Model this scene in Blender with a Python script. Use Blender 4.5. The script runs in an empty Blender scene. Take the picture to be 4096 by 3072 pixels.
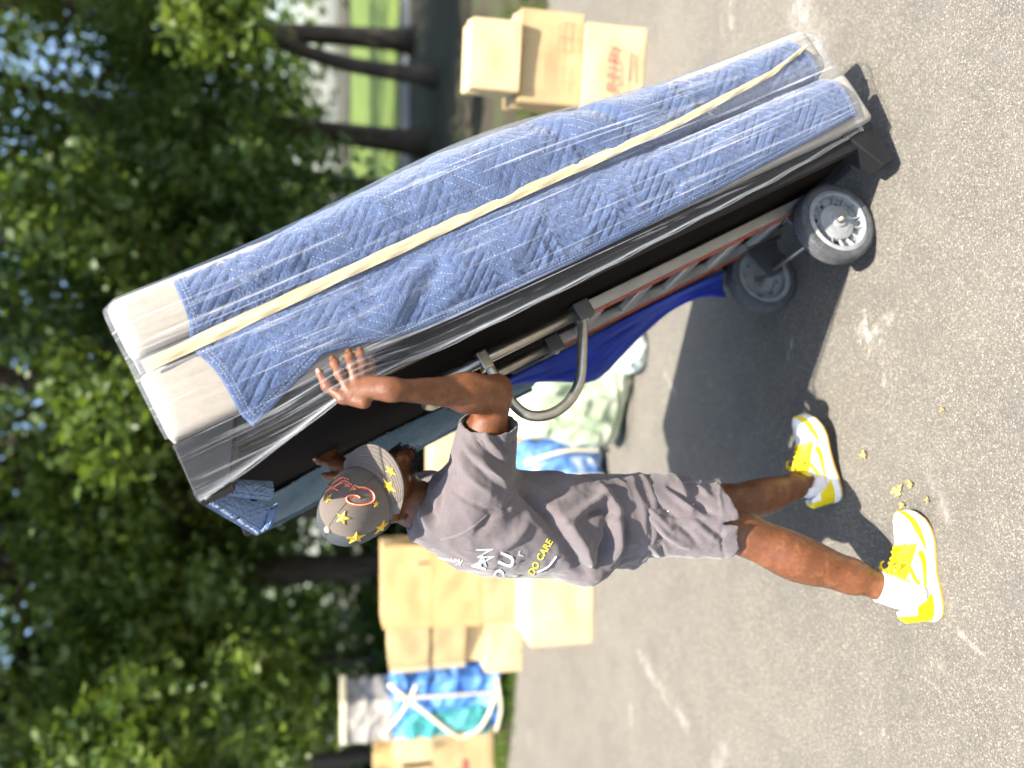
import bpy, bmesh, math, random
import numpy as np
from mathutils import Matrix, Vector, noise as mnoise
from mathutils.bvhtree import BVHTree

random.seed(7)
rng = np.random.default_rng(11)
sc = bpy.context.scene
COL = sc.collection
R = math.radians

# ------------------------------------------------------------------ camera, sky, sun, exposure
CAM_H, PITCH = 1.6, R(13.0)            # held upright at head height, phone turned sideways
cd = bpy.data.cameras.new('camera')
cam = bpy.data.objects.new('camera', cd)
COL.objects.link(cam)
cd.sensor_fit = 'HORIZONTAL'
cd.sensor_width = 36.0
cd.lens = 36.0 * 3076.0 / 4096.0
cd.clip_start, cd.clip_end = 0.05, 600.0
fw = Vector((0, math.cos(PITCH), -math.sin(PITCH)))
upv = Vector((0, math.sin(PITCH), math.cos(PITCH)))
rt = Vector((1, 0, 0))
mw = Matrix.Identity(4)
for i in range(3):
    mw[i][0], mw[i][1], mw[i][2] = -upv[i], rt[i], -fw[i]
mw[2][3] = CAM_H
cam.matrix_world = mw
cd.dof.use_dof = True
cd.dof.focus_distance = 1.86
cd.dof.aperture_fstop = 1.15
cd.dof.aperture_blades = 0
sc.camera = cam

SUN_DIR = Vector((-0.06, 0.44, -1.0)).normalized()      # the way the light travels
el = math.asin(-SUN_DIR.z)
az = math.atan2(-SUN_DIR.x, -SUN_DIR.y)                # clockwise from +Y
world = bpy.data.worlds.new('World')
sc.world = world
world.use_nodes = True
wn = world.node_tree
wn.nodes.clear()
sky = wn.nodes.new('ShaderNodeTexSky')
sky.sky_type = 'NISHITA'
sky.sun_disc = False
sky.sun_elevation = el
sky.sun_rotation = az
sky.air_density, sky.dust_density, sky.ozone_density = 1.0, 1.6, 1.0
bgn = wn.nodes.new('ShaderNodeBackground')
bgn.inputs['Strength'].default_value = 0.125
won = wn.nodes.new('ShaderNodeOutputWorld')
wn.links.new(sky.outputs[0], bgn.inputs[0])
wn.links.new(bgn.outputs[0], won.inputs[0])
sd = bpy.data.lights.new('sun', 'SUN')
sd.energy = 5.0
sd.angle = R(0.53)
sd.color = (1.0, 0.93, 0.82)
sun = bpy.data.objects.new('sun', sd)
COL.objects.link(sun)
sun.rotation_euler = SUN_DIR.to_track_quat('-Z', 'Y').to_euler()
sun.location = (0, -6, 14)
vs = sc.view_settings
vs.view_transform = 'Standard'
vs.look = 'None'
vs.gamma = 1.0
vs.exposure = 1.58
vs.use_curve_mapping = False
sc.cycles.use_denoising = True
sc.cycles.max_bounces = 6
sc.cycles.transparent_max_bounces = 10
sc.cycles.use_adaptive_sampling = True
sc.cycles.adaptive_threshold = .03
sc.cycles.adaptive_min_samples = 24
sc.cycles.caustics_reflective = False
sc.cycles.caustics_refractive = False
sc.cycles.sample_clamp_indirect = 6.0

# ------------------------------------------------------------------ helpers
_F = 3076.0
def ray(V, y):
    """direction from the lens through a point of the 4096x3072 frame"""
    u, x = (2048 - V) / _F, (1536 - y) / _F
    return np.array([x, math.cos(PITCH) + u * math.sin(PITCH), -math.sin(PITCH) + u * math.cos(PITCH)])
EYE = np.array([0, 0, CAM_H])
def atY(V, y, Y):
    d = ray(V, y)
    return EYE + d * (Y / d[1])
def gnd(V, y, z=0.0):
    d = ray(V, y)
    return EYE + d * ((z - CAM_H) / d[2])
DS = 4096 / 2212.0
def P(Vd, yd, Y):
    return atY(Vd * DS, yd * DS, Y)

def tag(o, label=None, cat=None, group=None, kind=None):
    if label: o['label'] = label
    if cat: o['category'] = cat
    if group: o['group'] = group
    if kind: o['kind'] = kind
    return o

def empty(name, loc=(0, 0, 0), mat=None):
    o = bpy.data.objects.new(name, None)
    o.empty_display_size = 0.1
    COL.objects.link(o)
    if mat is not None:
        o.matrix_world = mat
    else:
        o.matrix_world = Matrix.Translation(Vector(loc))
    return o

def mesh(name, V, F, m=None, parent=None, smooth=False, uv=None, local=True):
    me = bpy.data.meshes.new(name)
    if isinstance(F, np.ndarray) and F.ndim == 2:
        V = np.asarray(V, dtype=np.float32)
        n, k = F.shape
        me.vertices.add(len(V)); me.vertices.foreach_set('co', V.ravel())
        me.loops.add(n * k); me.loops.foreach_set('vertex_index', F.astype(np.int32).ravel())
        me.polygons.add(n)
        me.polygons.foreach_set('loop_start', np.arange(0, n * k, k, dtype=np.int32))
        me.polygons.foreach_set('loop_total', np.full(n, k, dtype=np.int32))
        me.update(calc_edges=True)
        if uv is not None:
            ul = me.uv_layers.new(name='UVMap')
            ul.data.foreach_set('uv', np.asarray(uv, dtype=np.float32)[F.ravel()].ravel())
    else:
        me.from_pydata([tuple(v) for v in V], [], [tuple(f) for f in F])
    me.validate()
    if smooth:
        me.polygons.foreach_set('use_smooth', np.ones(len(me.polygons), dtype=bool))
    o = bpy.data.objects.new(name, me)
    if m is not None:
        me.materials.append(m)
    COL.objects.link(o)
    if parent is not None:
        o.parent = parent
        if not local:
            o.matrix_parent_inverse = parent.matrix_world.inverted()
    return o

def from_bm(name, bm, m=None, parent=None, smooth=False, local=True):
    me = bpy.data.meshes.new(name)
    bm.to_mesh(me); bm.free()
    if smooth:
        me.polygons.foreach_set('use_smooth', np.ones(len(me.polygons), dtype=bool))
    o = bpy.data.objects.new(name, me)
    if m is not None:
        me.materials.append(m)
    COL.objects.link(o)
    if parent is not None:
        o.parent = parent
        if not local:
            o.matrix_parent_inverse = parent.matrix_world.inverted()
    return o

def box_bm(lo, hi, bev=0.0, seg=2, bm=None):
    b = bmesh.new()
    bmesh.ops.create_cube(b, size=1.0)
    lo, hi = Vector(lo), Vector(hi)
    for v in b.verts:
        v.co = Vector(((v.co.x + .5) * (hi.x - lo.x) + lo.x, (v.co.y + .5) * (hi.y - lo.y) + lo.y, (v.co.z + .5) * (hi.z - lo.z) + lo.z))
    if bev > 0:
        bmesh.ops.bevel(b, geom=b.edges[:], offset=bev, segments=seg, affect='EDGES', profile=0.6)
    if bm is not None:
        me = bpy.data.meshes.new('tmp'); b.to_mesh(me); b.free(); bm.from_mesh(me); bpy.data.meshes.remove(me)
        return bm
    return b

def catmull(pts, n):
    pts = np.asarray(pts, float)
    P_ = np.vstack([2 * pts[0] - pts[1], pts, 2 * pts[-1] - pts[-2]])
    k = len(pts) - 1
    t = np.linspace(0, k - 1e-9, n)
    i = t.astype(int); f = (t - i)[:, None]
    p0, p1, p2, p3 = P_[i], P_[i + 1], P_[i + 2], P_[i + 3]
    return .5 * ((2 * p1) + (-p0 + p2) * f + (2 * p0 - 5 * p1 + 4 * p2 - p3) * f ** 2 + (-p0 + 3 * p1 - 3 * p2 + p3) * f ** 3)

def tube(pts, r, sides=8, closed=False, cap=True):
    """verts, faces of a tube along pts; r is a number or one per point"""
    pts = np.asarray(pts, float); n = len(pts)
    r = np.full(n, r) if np.isscalar(r) else np.asarray(r, float)
    tg = np.gradient(pts, axis=0)
    if closed:
        tg = np.roll(pts, -1, 0) - np.roll(pts, 1, 0)
    tg /= np.linalg.norm(tg, axis=1)[:, None] + 1e-12
    a = np.array([0, 0, 1.]) if abs(tg[0][2]) < .9 else np.array([1., 0, 0])
    nrm = np.cross(tg[0], a); nrm /= np.linalg.norm(nrm)
    V, F = [], []
    for i in range(n):
        nrm = nrm - tg[i] * np.dot(nrm, tg[i]); nrm /= np.linalg.norm(nrm) + 1e-12
        b = np.cross(tg[i], nrm)
        for k in range(sides):
            t = 2 * math.pi * k / sides
            V.append(pts[i] + r[i] * (math.cos(t) * nrm + math.sin(t) * b))
    m_ = n if closed else n - 1
    for i in range(m_):
        j = (i + 1) % n
        for k in range(sides):
            l = (k + 1) % sides
            F.append((i * sides + k, i * sides + l, j * sides + l, j * sides + k))
    if cap and not closed:
        F.append(tuple(range(sides))[::-1])
        F.append(tuple((n - 1) * sides + k for k in range(sides)))
    return V, F

def merge(parts):
    V, F = [], []
    for v, f in parts:
        o = len(V)
        V += [tuple(x) for x in v]
        F += [tuple(i + o for i in q) for q in f]
    return V, F

def grid_faces(nx, ny):
    i = np.arange(nx - 1)[:, None] * ny + np.arange(ny - 1)[None, :]
    i = i.ravel()
    return np.stack([i, i + ny, i + ny + 1, i + 1], 1)

def lathe(prof, seg=32, axis='Y'):
    """prof: list of (radius, along) rings -> verts/faces round an axis"""
    V, F = [], []
    for r_, a in prof:
        for k in range(seg):
            t = 2 * math.pi * k / seg
            c, s = r_ * math.cos(t), r_ * math.sin(t)
            V.append((c, a, s) if axis == 'Y' else (c, s, a))
    n = len(prof)
    for i in range(n - 1):
        for k in range(seg):
            l = (k + 1) % seg
            F.append((i * seg + k, i * seg + l, (i + 1) * seg + l, (i + 1) * seg + k))
    return V, F

# value noise on arrays (sum of octaves), used to shape cloth and leaves
_perm = np.random.default_rng(3).random((64, 64, 64)).astype(np.float32)
def vnoise(p):
    p = np.asarray(p, float)
    i = np.floor(p).astype(int); f = p - i
    f = f * f * (3 - 2 * f)
    def g(a, b, c):
        return _perm[(i[..., 0] + a) & 63, (i[..., 1] + b) & 63, (i[..., 2] + c) & 63]
    x, y, z = f[..., 0], f[..., 1], f[..., 2]
    return ((g(0,0,0)*(1-x)+g(1,0,0)*x)*(1-y)+(g(0,1,0)*(1-x)+g(1,1,0)*x)*y)*(1-z) + \
           ((g(0,0,1)*(1-x)+g(1,0,1)*x)*(1-y)+(g(0,1,1)*(1-x)+g(1,1,1)*x)*y)*z
def fbm(p, o=4):
    s, a, t = 0, 1., 0.
    p = np.asarray(p, float)
    for k in range(o):
        s = s + a * vnoise(p * (2.03 ** k) + 7.1 * k); t += a; a *= .5
    return s / t
def ridge(p, o=3):
    s, a, t = 0, 1., 0.
    p = np.asarray(p, float)
    for k in range(o):
        s = s + a * (1 - np.abs(2 * vnoise(p * (2.1 ** k) + 3.7 * k) - 1)) ** 2; t += a; a *= .5
    return s / t
def sstep(a, b, x):
    t = np.clip((np.asarray(x, float) - a) / (b - a), 0, 1)
    return t * t * (3 - 2 * t)

# ------------------------------------------------------------------ materials
class NT:
    """small wrapper to write node trees briefly"""
    def __init__(s, name):
        s.m = bpy.data.materials.new(name); s.m.use_nodes = True
        s.t = s.m.node_tree; s.t.nodes.clear()
        s.out = s.t.nodes.new('ShaderNodeOutputMaterial')
    def n(s, typ, **kw):
        nd = s.t.nodes.new(typ)
        for k, v in kw.items():
            if hasattr(nd, k): setattr(nd, k, v)
        return nd
    def l(s, a, b): s.t.links.new(a, b)
    def val(s, sock, v):
        if isinstance(v, (int, float)): sock.default_value = v
        elif isinstance(v, (tuple, list)): sock.default_value = tuple(v) if len(v) != 3 or sock.type == 'VECTOR' else (*v, 1)
        else: s.l(v, sock)
    def coords(s, kind='Object', scale=(1, 1, 1), rot=(0, 0, 0), loc=(0, 0, 0)):
        tc = s.n('ShaderNodeTexCoord'); mp = s.n('ShaderNodeMapping')
        mp.inputs['Scale'].default_value = scale; mp.inputs['Rotation'].default_value = rot; mp.inputs['Location'].default_value = loc
        s.l(tc.outputs[kind], mp.inputs['Vector'])
        return mp.outputs[0]
    def noise(s, vec, scale, detail=4, rough=.55, dist=0.0):
        nd = s.n('ShaderNodeTexNoise'); s.val(nd.inputs['Scale'], scale); s.val(nd.inputs['Detail'], detail)
        s.val(nd.inputs['Roughness'], rough); s.val(nd.inputs['Distortion'], dist)
        if vec is not None: s.l(vec, nd.inputs['Vector'])
        return nd.outputs['Fac']
    def voro(s, vec, scale, feature='F1', out='Distance'):
        nd = s.n('ShaderNodeTexVoronoi', feature=feature); s.val(nd.inputs['Scale'], scale)
        if vec is not None: s.l(vec, nd.inputs['Vector'])
        return nd.outputs[out]
    def ramp(s, fac, stops):
        nd = s.n('ShaderNodeValToRGB'); e = nd.color_ramp.elements
        while len(e) < len(stops): e.new(0.5)
        for k, (p_, c) in enumerate(stops):
            e[k].position = p_
            e[k].color = (c, c, c, 1) if isinstance(c, (int, float)) else (*c, 1)
        s.l(fac, nd.inputs[0]); return nd.outputs[0]
    def mix(s, fac, a, b, mode='MIX'):
        nd = s.n('ShaderNodeMix', data_type='RGBA', blend_type=mode)
        s.val(nd.inputs[0], fac)
        s.val(nd.inputs[6], a); s.val(nd.inputs[7], b)
        return nd.outputs[2]
    def math(s, op, a, b=None, c=None, clamp=False):
        nd = s.n('ShaderNodeMath', operation=op, use_clamp=clamp)
        s.val(nd.inputs[0], a)
        if b is not None: s.val(nd.inputs[1], b)
        if c is not None: s.val(nd.inputs[2], c)
        return nd.outputs[0]
    def bump(s, h, strength=.3, dist=.01, normal=None):
        nd = s.n('ShaderNodeBump'); s.val(nd.inputs['Strength'], strength); s.val(nd.inputs['Distance'], dist)
        s.l(h, nd.inputs['Height'])
        if normal is not None: s.l(normal, nd.inputs['Normal'])
        return nd.outputs[0]
    def bsdf(s, **kw):
        nd = s.n('ShaderNodeBsdfPrincipled')
        for k, v in kw.items():
            s.val(nd.inputs[k.replace('_', ' ')], v)
        return nd
    def done(s, sh): s.l(sh, s.out.inputs['Surface']); return s.m

def simple(name, col, rough=.6, var=.12, vscale=6, bump=.0, bscale=80, metal=0.0, sheen=0.0, spec=.5, sat2=None, bdist=.002):
    t = NT(name)
    c = t.coords()
    f = t.noise(c, vscale, 5)
    d = tuple(min(1, x * (1 - var)) for x in col); l_ = sat2 or tuple(min(1, x * (1 + var)) for x in col)
    cc = t.ramp(f, [(.3, d), (.7, l_)])
    kw = dict(Base_Color=cc, Roughness=rough, Metallic=metal)
    b = t.bsdf(**kw)
    b.inputs['Specular IOR Level'].default_value = spec
    if sheen:
        b.inputs['Sheen Weight'].default_value = sheen
    if bump:
        t.l(t.bump(t.noise(c, bscale, 4, .65), bump, bdist), b.inputs['Normal'])
    return t.done(b.outputs[0])
# ------------------------------------------------------------------ ground, grass, road
def asphalt_mat():
    t = NT('asphalt')
    c = t.coords()
    big = t.noise(c, .9, 5, .6)
    mid = t.noise(c, 7, 5, .6)
    base = t.ramp(big, [(.3, (.122, .111, .095)), (.7, (.205, .185, .153))])
    base = t.mix(t.ramp(mid, [(.35, 0.0), (.75, .55)]), base, (.235, .217, .185))
    # aggregate: pale stones in darker binder
    sv = t.n('ShaderNodeTexVoronoi', feature='F1'); sv.inputs['Scale'].default_value = 230
    sv.inputs['Randomness'].default_value = 1.0
    t.l(c, sv.inputs['Vector'])
    stone = t.ramp(sv.outputs['Color'], [(.05, (.050, .047, .043)), (.35, (.13, .12, .104)), (.72, (.25, .23, .195)), (.93, (.58, .53, .43))])
    edge = t.ramp(sv.outputs['Distance'], [(.25, 1.0), (.62, .5)])
    stone = t.mix(1.0, stone, edge, 'MULTIPLY')
    col = t.mix(.50, base, stone)
    fine = t.noise(c, 420, 3, .7)
    col = t.mix(t.ramp(fine, [(.35, .5), (.6, 0.0)]), col, (.06, .057, .053))
    # white scuffs and chalky stains
    sc1 = t.noise(t.coords(scale=(1, 2.2, 1), rot=(0, 0, .5)), 2.1, 7, .72)
    sc2 = t.noise(t.coords(loc=(3, 1, 0)), 38, 3, .6)
    scuff = t.math('MULTIPLY', t.ramp(sc1, [(.62, 0.0), (.72, .75)]), t.ramp(sc2, [(.4, 0.1), (.6, 1.0)]))
    col = t.mix(scuff, col, (.52, .49, .43))
    # chalky drag marks
    sx = t.n('ShaderNodeSeparateXYZ'); t.l(c, sx.inputs[0])
    brk = t.math('MULTIPLY', t.ramp(t.noise(c, 26, 4, .7), [(.38, .05), (.62, 1.0)]), t.ramp(t.noise(c, 5, 4, .7), [(.35, .15), (.6, 1.0)]))
    wob = t.math('MULTIPLY', t.math('SUBTRACT', t.noise(c, 7, 4, .6), .5), .09)
    for (a, b_, wd, st_) in ((gnd(2560, 2625), gnd(2740, 2895), .05, .45), (gnd(2900, 2990), gnd(2860, 3070), .05, .35), (gnd(3190, 20), gnd(3260, 180), .09, .4), (gnd(3560, 1270), gnd(3470, 1360), .02, .45), (gnd(3835, 2520), gnd(3930, 2620), .014, .5), (gnd(3700, 1850), gnd(3790, 2060), .03, .35), (gnd(2660, 1500), gnd(2700, 1570), .03, .3), (gnd(3400, 520), gnd(3430, 560), .02, .4)):
        ax_, ay_ = a[0], a[1]; dx, dy = b_[0] - a[0], b_[1] - a[1]; L2 = dx * dx + dy * dy
        px = t.math('SUBTRACT', sx.outputs[0], ax_); py = t.math('SUBTRACT', sx.outputs[1], ay_)
        tt = t.math('DIVIDE', t.math('ADD', t.math('MULTIPLY', px, dx), t.math('MULTIPLY', py, dy)), L2, clamp=True)
        ex = t.math('SUBTRACT', px, t.math('MULTIPLY', tt, dx)); ey = t.math('SUBTRACT', py, t.math('MULTIPLY', tt, dy))
        dd = t.math('ABSOLUTE', t.math('ADD', t.math('SQRT', t.math('ADD', t.math('MULTIPLY', ex, ex), t.math('MULTIPLY', ey, ey))), wob))
        mk = t.math('MULTIPLY', t.math('SUBTRACT', 1.0, t.math('DIVIDE', dd, wd), clamp=True), st_)
        col = t.mix(t.math('MULTIPLY', mk, brk), col, (.60, .57, .52))
    # dark damp flecks
    dk = t.noise(t.coords(loc=(9, 4, 0)), 3.3, 6, .65)
    col = t.mix(t.ramp(dk, [(.52, 0.0), (.72, .5)]), col, (.085, .083, .08))
    h = t.math('ADD', t.math('MULTIPLY', sv.outputs['Distance'], -1.0), t.math('MULTIPLY', fine, .5))
    b = t.bsdf(Base_Color=col, Roughness=.86)
    b.inputs['Specular IOR Level'].default_value = .3
    t.l(t.bump(h, .55, .004), b.inputs['Normal'])
    return t.done(b.outputs[0])

def edge_y(x):            # far edge of the driveway
    return 5.75 + .22 * math.sin(x * .8 + 1) + .12 * math.sin(x * 2.1) + max(0, -x - .6) * .55
xs = np.linspace(-30, 30, 121)
V, F = [], []
for x in xs:
    V += [(x, -25, 0), (x, edge_y(x), 0)]
F = [(2 * i, 2 * i + 2, 2 * i + 3, 2 * i + 1) for i in range(len(xs) - 1)]
driveway = mesh('driveway', V, F, asphalt_mat())
tag(driveway, 'sunlit grey asphalt driveway with pale stone aggregate and scuffs', 'driveway', kind='structure')

def soil_mat():
    t = NT('forest_floor')
    c = t.coords()
    a = t.noise(c, 1.4, 6, .65)
    col = t.ramp(a, [(.3, (.020, .016, .010)), (.5, (.055, .042, .022)), (.62, (.05, .075, .018)), (.75, (.10, .085, .035))])
    f = t.noise(c, 30, 4, .7)
    col = t.mix(t.ramp(f, [(.4, .6), (.65, 0.0)]), col, (.02, .018, .01))
    b = t.bsdf(Base_Color=col, Roughness=.95)
    t.l(t.bump(f, .8, .03), b.inputs['Normal'])
    return t.done(b.outputs[0])
# one sheet out to the horizon, a little below the driveway
xs = np.concatenate([np.linspace(-300, -35, 8), np.linspace(-30, 30, 61), np.linspace(35, 300, 8)])
ys = np.concatenate([[-300, -60], np.linspace(-10, 60, 71), [120, 300, 550]])
V, F = [], []
for x in xs:
    for y in ys:
        V.append((x, y, -.02))
F = grid_faces(len(xs), len(ys))
soil = mesh('ground', np.array(V), F, soil_mat())
tag(soil, 'dark leaf strewn woodland ground beyond the driveway', 'ground', kind='structure')

def lawn_mat():
    t = NT('lawn')
    c = t.coords()
    a = t.noise(c, .35, 5, .6)
    col = t.ramp(a, [(.32, (.028, .060, .008)), (.5, (.075, .13, .012)), (.72, (.17, .20, .025))])
    f = t.noise(c, 14, 4, .7)
    b = t.bsdf(Base_Color=t.mix(.35, col, t.ramp(f, [(.3, (.02, .04, .008)), (.7, (.15, .19, .035))])), Roughness=.9)
    t.l(t.bump(f, .7, .05), b.inputs['Normal'])
    return t.done(b.outputs[0])
lawn = mesh('lawn', [(3.2, 19.6, 0.0), (60, 19.6, 0.0), (110, 78, 0.0), (8, 78, 0.0)], [(0, 1, 2, 3)], lawn_mat())
tag(lawn, 'bright sunlit lawn seen far between the tree trunks', 'lawn', kind='structure')
road = mesh('road', [(2.2, 16.9, 0.0), (60, 16.9, 0.0), (60, 19.1, 0.0), (2.4, 19.1, 0.0)], [(0, 1, 2, 3)], simple('road_grey', (.20, .19, .18), .9, .15, 2))
tag(road, 'narrow pale grey road crossing before the far lawn', 'road', kind='structure')
# ragged grass verge along the driveway's far edge
def blade_clump(n, cx, cy, r, h0, h1):
    V, F = [], []
    for i in range(n):
        a = random.random() * 6.28; q = r * math.sqrt(random.random())
        x, y = cx + q * math.cos(a), cy + q * math.sin(a)
        h = random.uniform(h0, h1); w = .006 + .006 * random.random(); d = random.random() * 6.28
        lx, ly = random.uniform(-.5, .5) * h, random.uniform(-.5, .5) * h
        k = len(V)
        V += [(x - w * math.cos(d), y - w * math.sin(d), -.02), (x + w * math.cos(d), y + w * math.sin(d), -.02), (x + lx, y + ly, h - .02)]
        F.append((k, k + 1, k + 2))
    return V, F
parts = []
for i in range(240):
    x = random.uniform(-5, 6.5)
    y = edge_y(x) + abs(random.gauss(0, .5)) + .02
    parts.append(blade_clump(26, x, y, .22, .03, .13))
V, F = merge(parts)
def blade_mat():
    t = NT('grass_blades')
    c = t.coords()
    col = t.ramp(t.noise(c, 2.2, 3), [(.3, (.03, .07, .008)), (.6, (.10, .17, .02)), (.8, (.24, .22, .06))])
    d = t.n('ShaderNodeBsdfDiffuse'); t.l(col, d.inputs[0])
    tr = t.n('ShaderNodeBsdfTranslucent'); t.l(col, tr.inputs[0])
    mx = t.n('ShaderNodeMixShader'); mx.inputs[0].default_value = .35
    t.l(d.outputs[0], mx.inputs[1]); t.l(tr.outputs[0], mx.inputs[2])
    return t.done(mx.outputs[0])
verge = mesh('grass', V, F, blade_mat())
tag(verge, 'ragged grass growing along the far edge of the asphalt', 'grass', kind='stuff')
# ------------------------------------------------------------------ the wrapped sofa, standing on its end and leaning on the hand truck
YAW, TILT = R(15.2), R(26.5)
Dv = np.array([-math.sin(YAW), math.cos(YAW), 0.0])
Ev = np.array([math.cos(YAW), math.sin(YAW), 0.0])
Zv = np.array([0, 0, 1.0])
Lv = math.cos(TILT) * Zv - math.sin(TILT) * Ev          # along the sofa's length, upwards
Nv = math.cos(TILT) * Ev + math.sin(TILT) * Zv          # from its underside to its cushions
A0 = np.array([.7611, 1.920, .0898])
SM = Matrix(((Nv[0], Dv[0], Lv[0], A0[0]), (Nv[1], Dv[1], Lv[1], A0[1]), (Nv[2], Dv[2], Lv[2], A0[2]), (0, 0, 0, 1)))   # local x = n, y = d, z = s
def S2W(n, d, s):
    return A0 + n * Nv + d * Dv + s * Lv
def W2S(p):
    v = np.asarray(p) - A0
    return np.stack([v @ Nv, v @ Dv, v @ Lv], -1)
def on_d(V, y, d=0.0):
    r_ = ray(V, y); t_ = np.dot(A0 + Dv * d - EYE, Dv) / np.dot(r_, Dv)
    return W2S(EYE + r_ * t_)
LEN, WID = 2.05, 1.0

sofa = empty('sofa', mat=SM)
tag(sofa, 'long sofa wrapped in blue quilted blankets and clear film, stood on end and leaning', 'sofa')

def weave_mat(name, col, sc_=520):
    t = NT(name)
    c = t.coords()
    w1 = t.n('ShaderNodeTexWave', bands_direction='X'); w1.inputs['Scale'].default_value = 90; w1.inputs['Distortion'].default_value = 3.0
    w2 = t.n('ShaderNodeTexWave', bands_direction='Z'); w2.inputs['Scale'].default_value = 120; w2.inputs['Distortion'].default_value = 4.0
    t.l(c, w1.inputs['Vector']); t.l(c, w2.inputs['Vector'])
    f = t.math('MULTIPLY', w1.outputs['Fac'], w2.outputs['Fac'])
    nz = t.noise(t.coords(scale=(1, 1, .6)), 90, 5, .7)
    cc = t.mix(t.ramp(nz, [(.3, .0), (.7, .6)]), col, tuple(x * .66 for x in col))
    cc = t.mix(t.math('MULTIPLY', f, .35), cc, tuple(min(1, x * 1.2) for x in col))
    b = t.bsdf(Base_Color=cc, Roughness=.9)
    b.inputs['Sheen Weight'].default_value = .2
    t.l(t.bump(t.math('ADD', f, t.math('MULTIPLY', nz, .3)), .3, .0015), b.inputs['Normal'])
    return t.done(b.outputs[0])
M_BEIGE = weave_mat('beige_upholstery', (.39, .335, .268))
M_BLACK = simple('black_lacquer', (.013, .013, .014), .5, .25, 9, .12, 60, spec=.25)
M_DUST = simple('black_dust_cover', (.012, .009, .007), .95, .25, 5, .25, 240, spec=.04)
M_TAPE = None

def blk(name, lo, hi, bev, m, parent=sofa, seg=3, smooth=True):
    return from_bm(name, box_bm(lo, hi, bev, seg), m, parent, smooth)

# base: rounded beam of upholstery ; seat lobe in front of it
blk('base', (.0, -.010, 0.0), (.160, .985, LEN), .022, M_BEIGE, seg=4)
cu = box_bm((.190, -.014, .03), (.338, .965, LEN - .0), .040, 4)
for v in cu.verts:
    b_ = .03 * math.exp(-((v.co.z - 1.15) / .45) ** 2)
    v.co.x += b_ * max(0, (v.co.x - .19) / .15)
from_bm('seat_cushion', cu, M_BEIGE, sofa, True)
blk('hinge_rail', (.165, .035, .05), (.195, .95, LEN - .03), .004, M_BLACK)
blk('gap_shade_block', (.157, -.006, 1.925), (.193, .05, 2.044), .004, simple('grey_gap_shade', (.085, .085, .09), .5, .3, 20, .3, 60))  # dark block added for the shaded gap between the lobes
# black plinth and dust cover under the base
pl = bmesh.new()
for lo, hi in (((-.055, .018, .035), (-.002, .05, LEN - .02)), ((-.055, .90, .035), (-.002, .93, LEN - .02)),
               ((-.055, .0505, .035), (-.002, .8995, .07)), ((-.055, .0505, LEN - .055), (-.002, .8995, LEN - .02))):
    box_bm(lo, hi, .003, 1, pl)
from_bm('plinth', pl, M_BLACK, sofa)
blk('dust_cover', (-.050, .051, .071), (-.044, .899, LEN - .056), .001, M_DUST, seg=1)
# splayed tapered legs
def leg_mesh(name, s0, s1, t0, t1, d0, d1, e0, e1):
    V = [(-.001, d0, s0), (-.001, d1, s0), (-.001, d1, s1), (-.001, d0, s1), (-.132, e0, t0), (-.132, e1, t0), (-.132, e1, t1), (-.132, e0, t1)]
    F = [(0, 1, 2, 3), (4, 7, 6, 5), (0, 4, 5, 1), (1, 5, 6, 2), (2, 6, 7, 3), (3, 7, 4, 0)]
    bm = bmesh.new()
    vs_ = [bm.verts.new(v) for v in V]
    for f in F: bm.faces.new([vs_[i] for i in f])
    bmesh.ops.recalc_face_normals(bm, faces=bm.faces[:])
    bmesh.ops.bevel(bm, geom=bm.edges[:], offset=.003, segments=1, affect='EDGES')
    return from_bm(name, bm, M_BLACK, sofa)
leg_mesh('leg', .006, .115, .004, .05, .006, .10, .012, .07)
leg_mesh('leg', LEN - .135, LEN - .002, LEN - .065, LEN + .004, .006, .13, .006, .085)
leg_mesh('leg', .006, .115, .004, .05, .84, .94, .87, .93)
leg_mesh('leg', LEN - .115, LEN - .002, LEN - .05, LEN + .004, .84, .94, .87, .93)

# ---------------------------------------------- quilted blanket over the near side
PROF = [(-.06, .0), (-.03, -.002), (.0, -.006), (.03, -.018), (.085, -.024), (.135, -.016), (.166, .012), (.178, .034), (.190, .014), (.212, -.014),
        (.26, -.026), (.305, -.012), (.338, .035), (.352, .11), (.356, .25), (.356, .45), (.354, .7)]
prof = catmull(PROF, 900)
arc = np.concatenate([[0], np.cumsum(np.linalg.norm(np.diff(prof, axis=0), axis=1))])
W0 = np.interp(0.0, prof[:300, 0], arc[:300])            # arc length where n = 0
arc = arc - W0
def prof_at(w):
    return np.interp(w, arc, prof[:, 0]), np.interp(w, arc, prof[:, 1])
def bulge(s):
    return .048 * np.exp(-((s - 1.12) / .42) ** 2)
def zig(s, w):
    """distance-like field of the zigzag quilting: period along the length, lines stacked across"""
    per, amp, sp = .180, .070, .0255
    tri = np.abs(((s / per) % 1.0) * 2 - 1)
    q = (w - tri * amp) / sp
    return np.abs((q % 1.0) - .5) * 2            # 1 on a stitch line
NS, NW = 560, 190
hem_s = [-.2, .04, .18, .6, 1.05, 1.40, 1.55, 1.64, 1.70, 1.76, 1.9, 2.2]
hem_n = [.03, .031, .022, .0, -.012, -.012, .004, .026, .034, .012, -.042, -.05]
sg = np.linspace(0, 1, NS)[:, None]; wg = np.linspace(0, 1, NW)[None, :]
wmax = .72
s_guess = .05 + sg * 1.86 + 0 * wg
w_lo = np.interp(s_guess, hem_s, hem_n)
W = w_lo + (wmax - w_lo) * wg ** 1.15
s_bot = .062 + .05 * sstep(.19, .36, W) + .004 * np.sin(W * 40)
s_top = 1.905 + .03 * np.exp(-((W - .19) / .07) ** 2) - .012 * sstep(.0, -.05, W)
S = s_bot + (s_top - s_bot) * sg
n_, d_ = prof_at(W)
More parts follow.
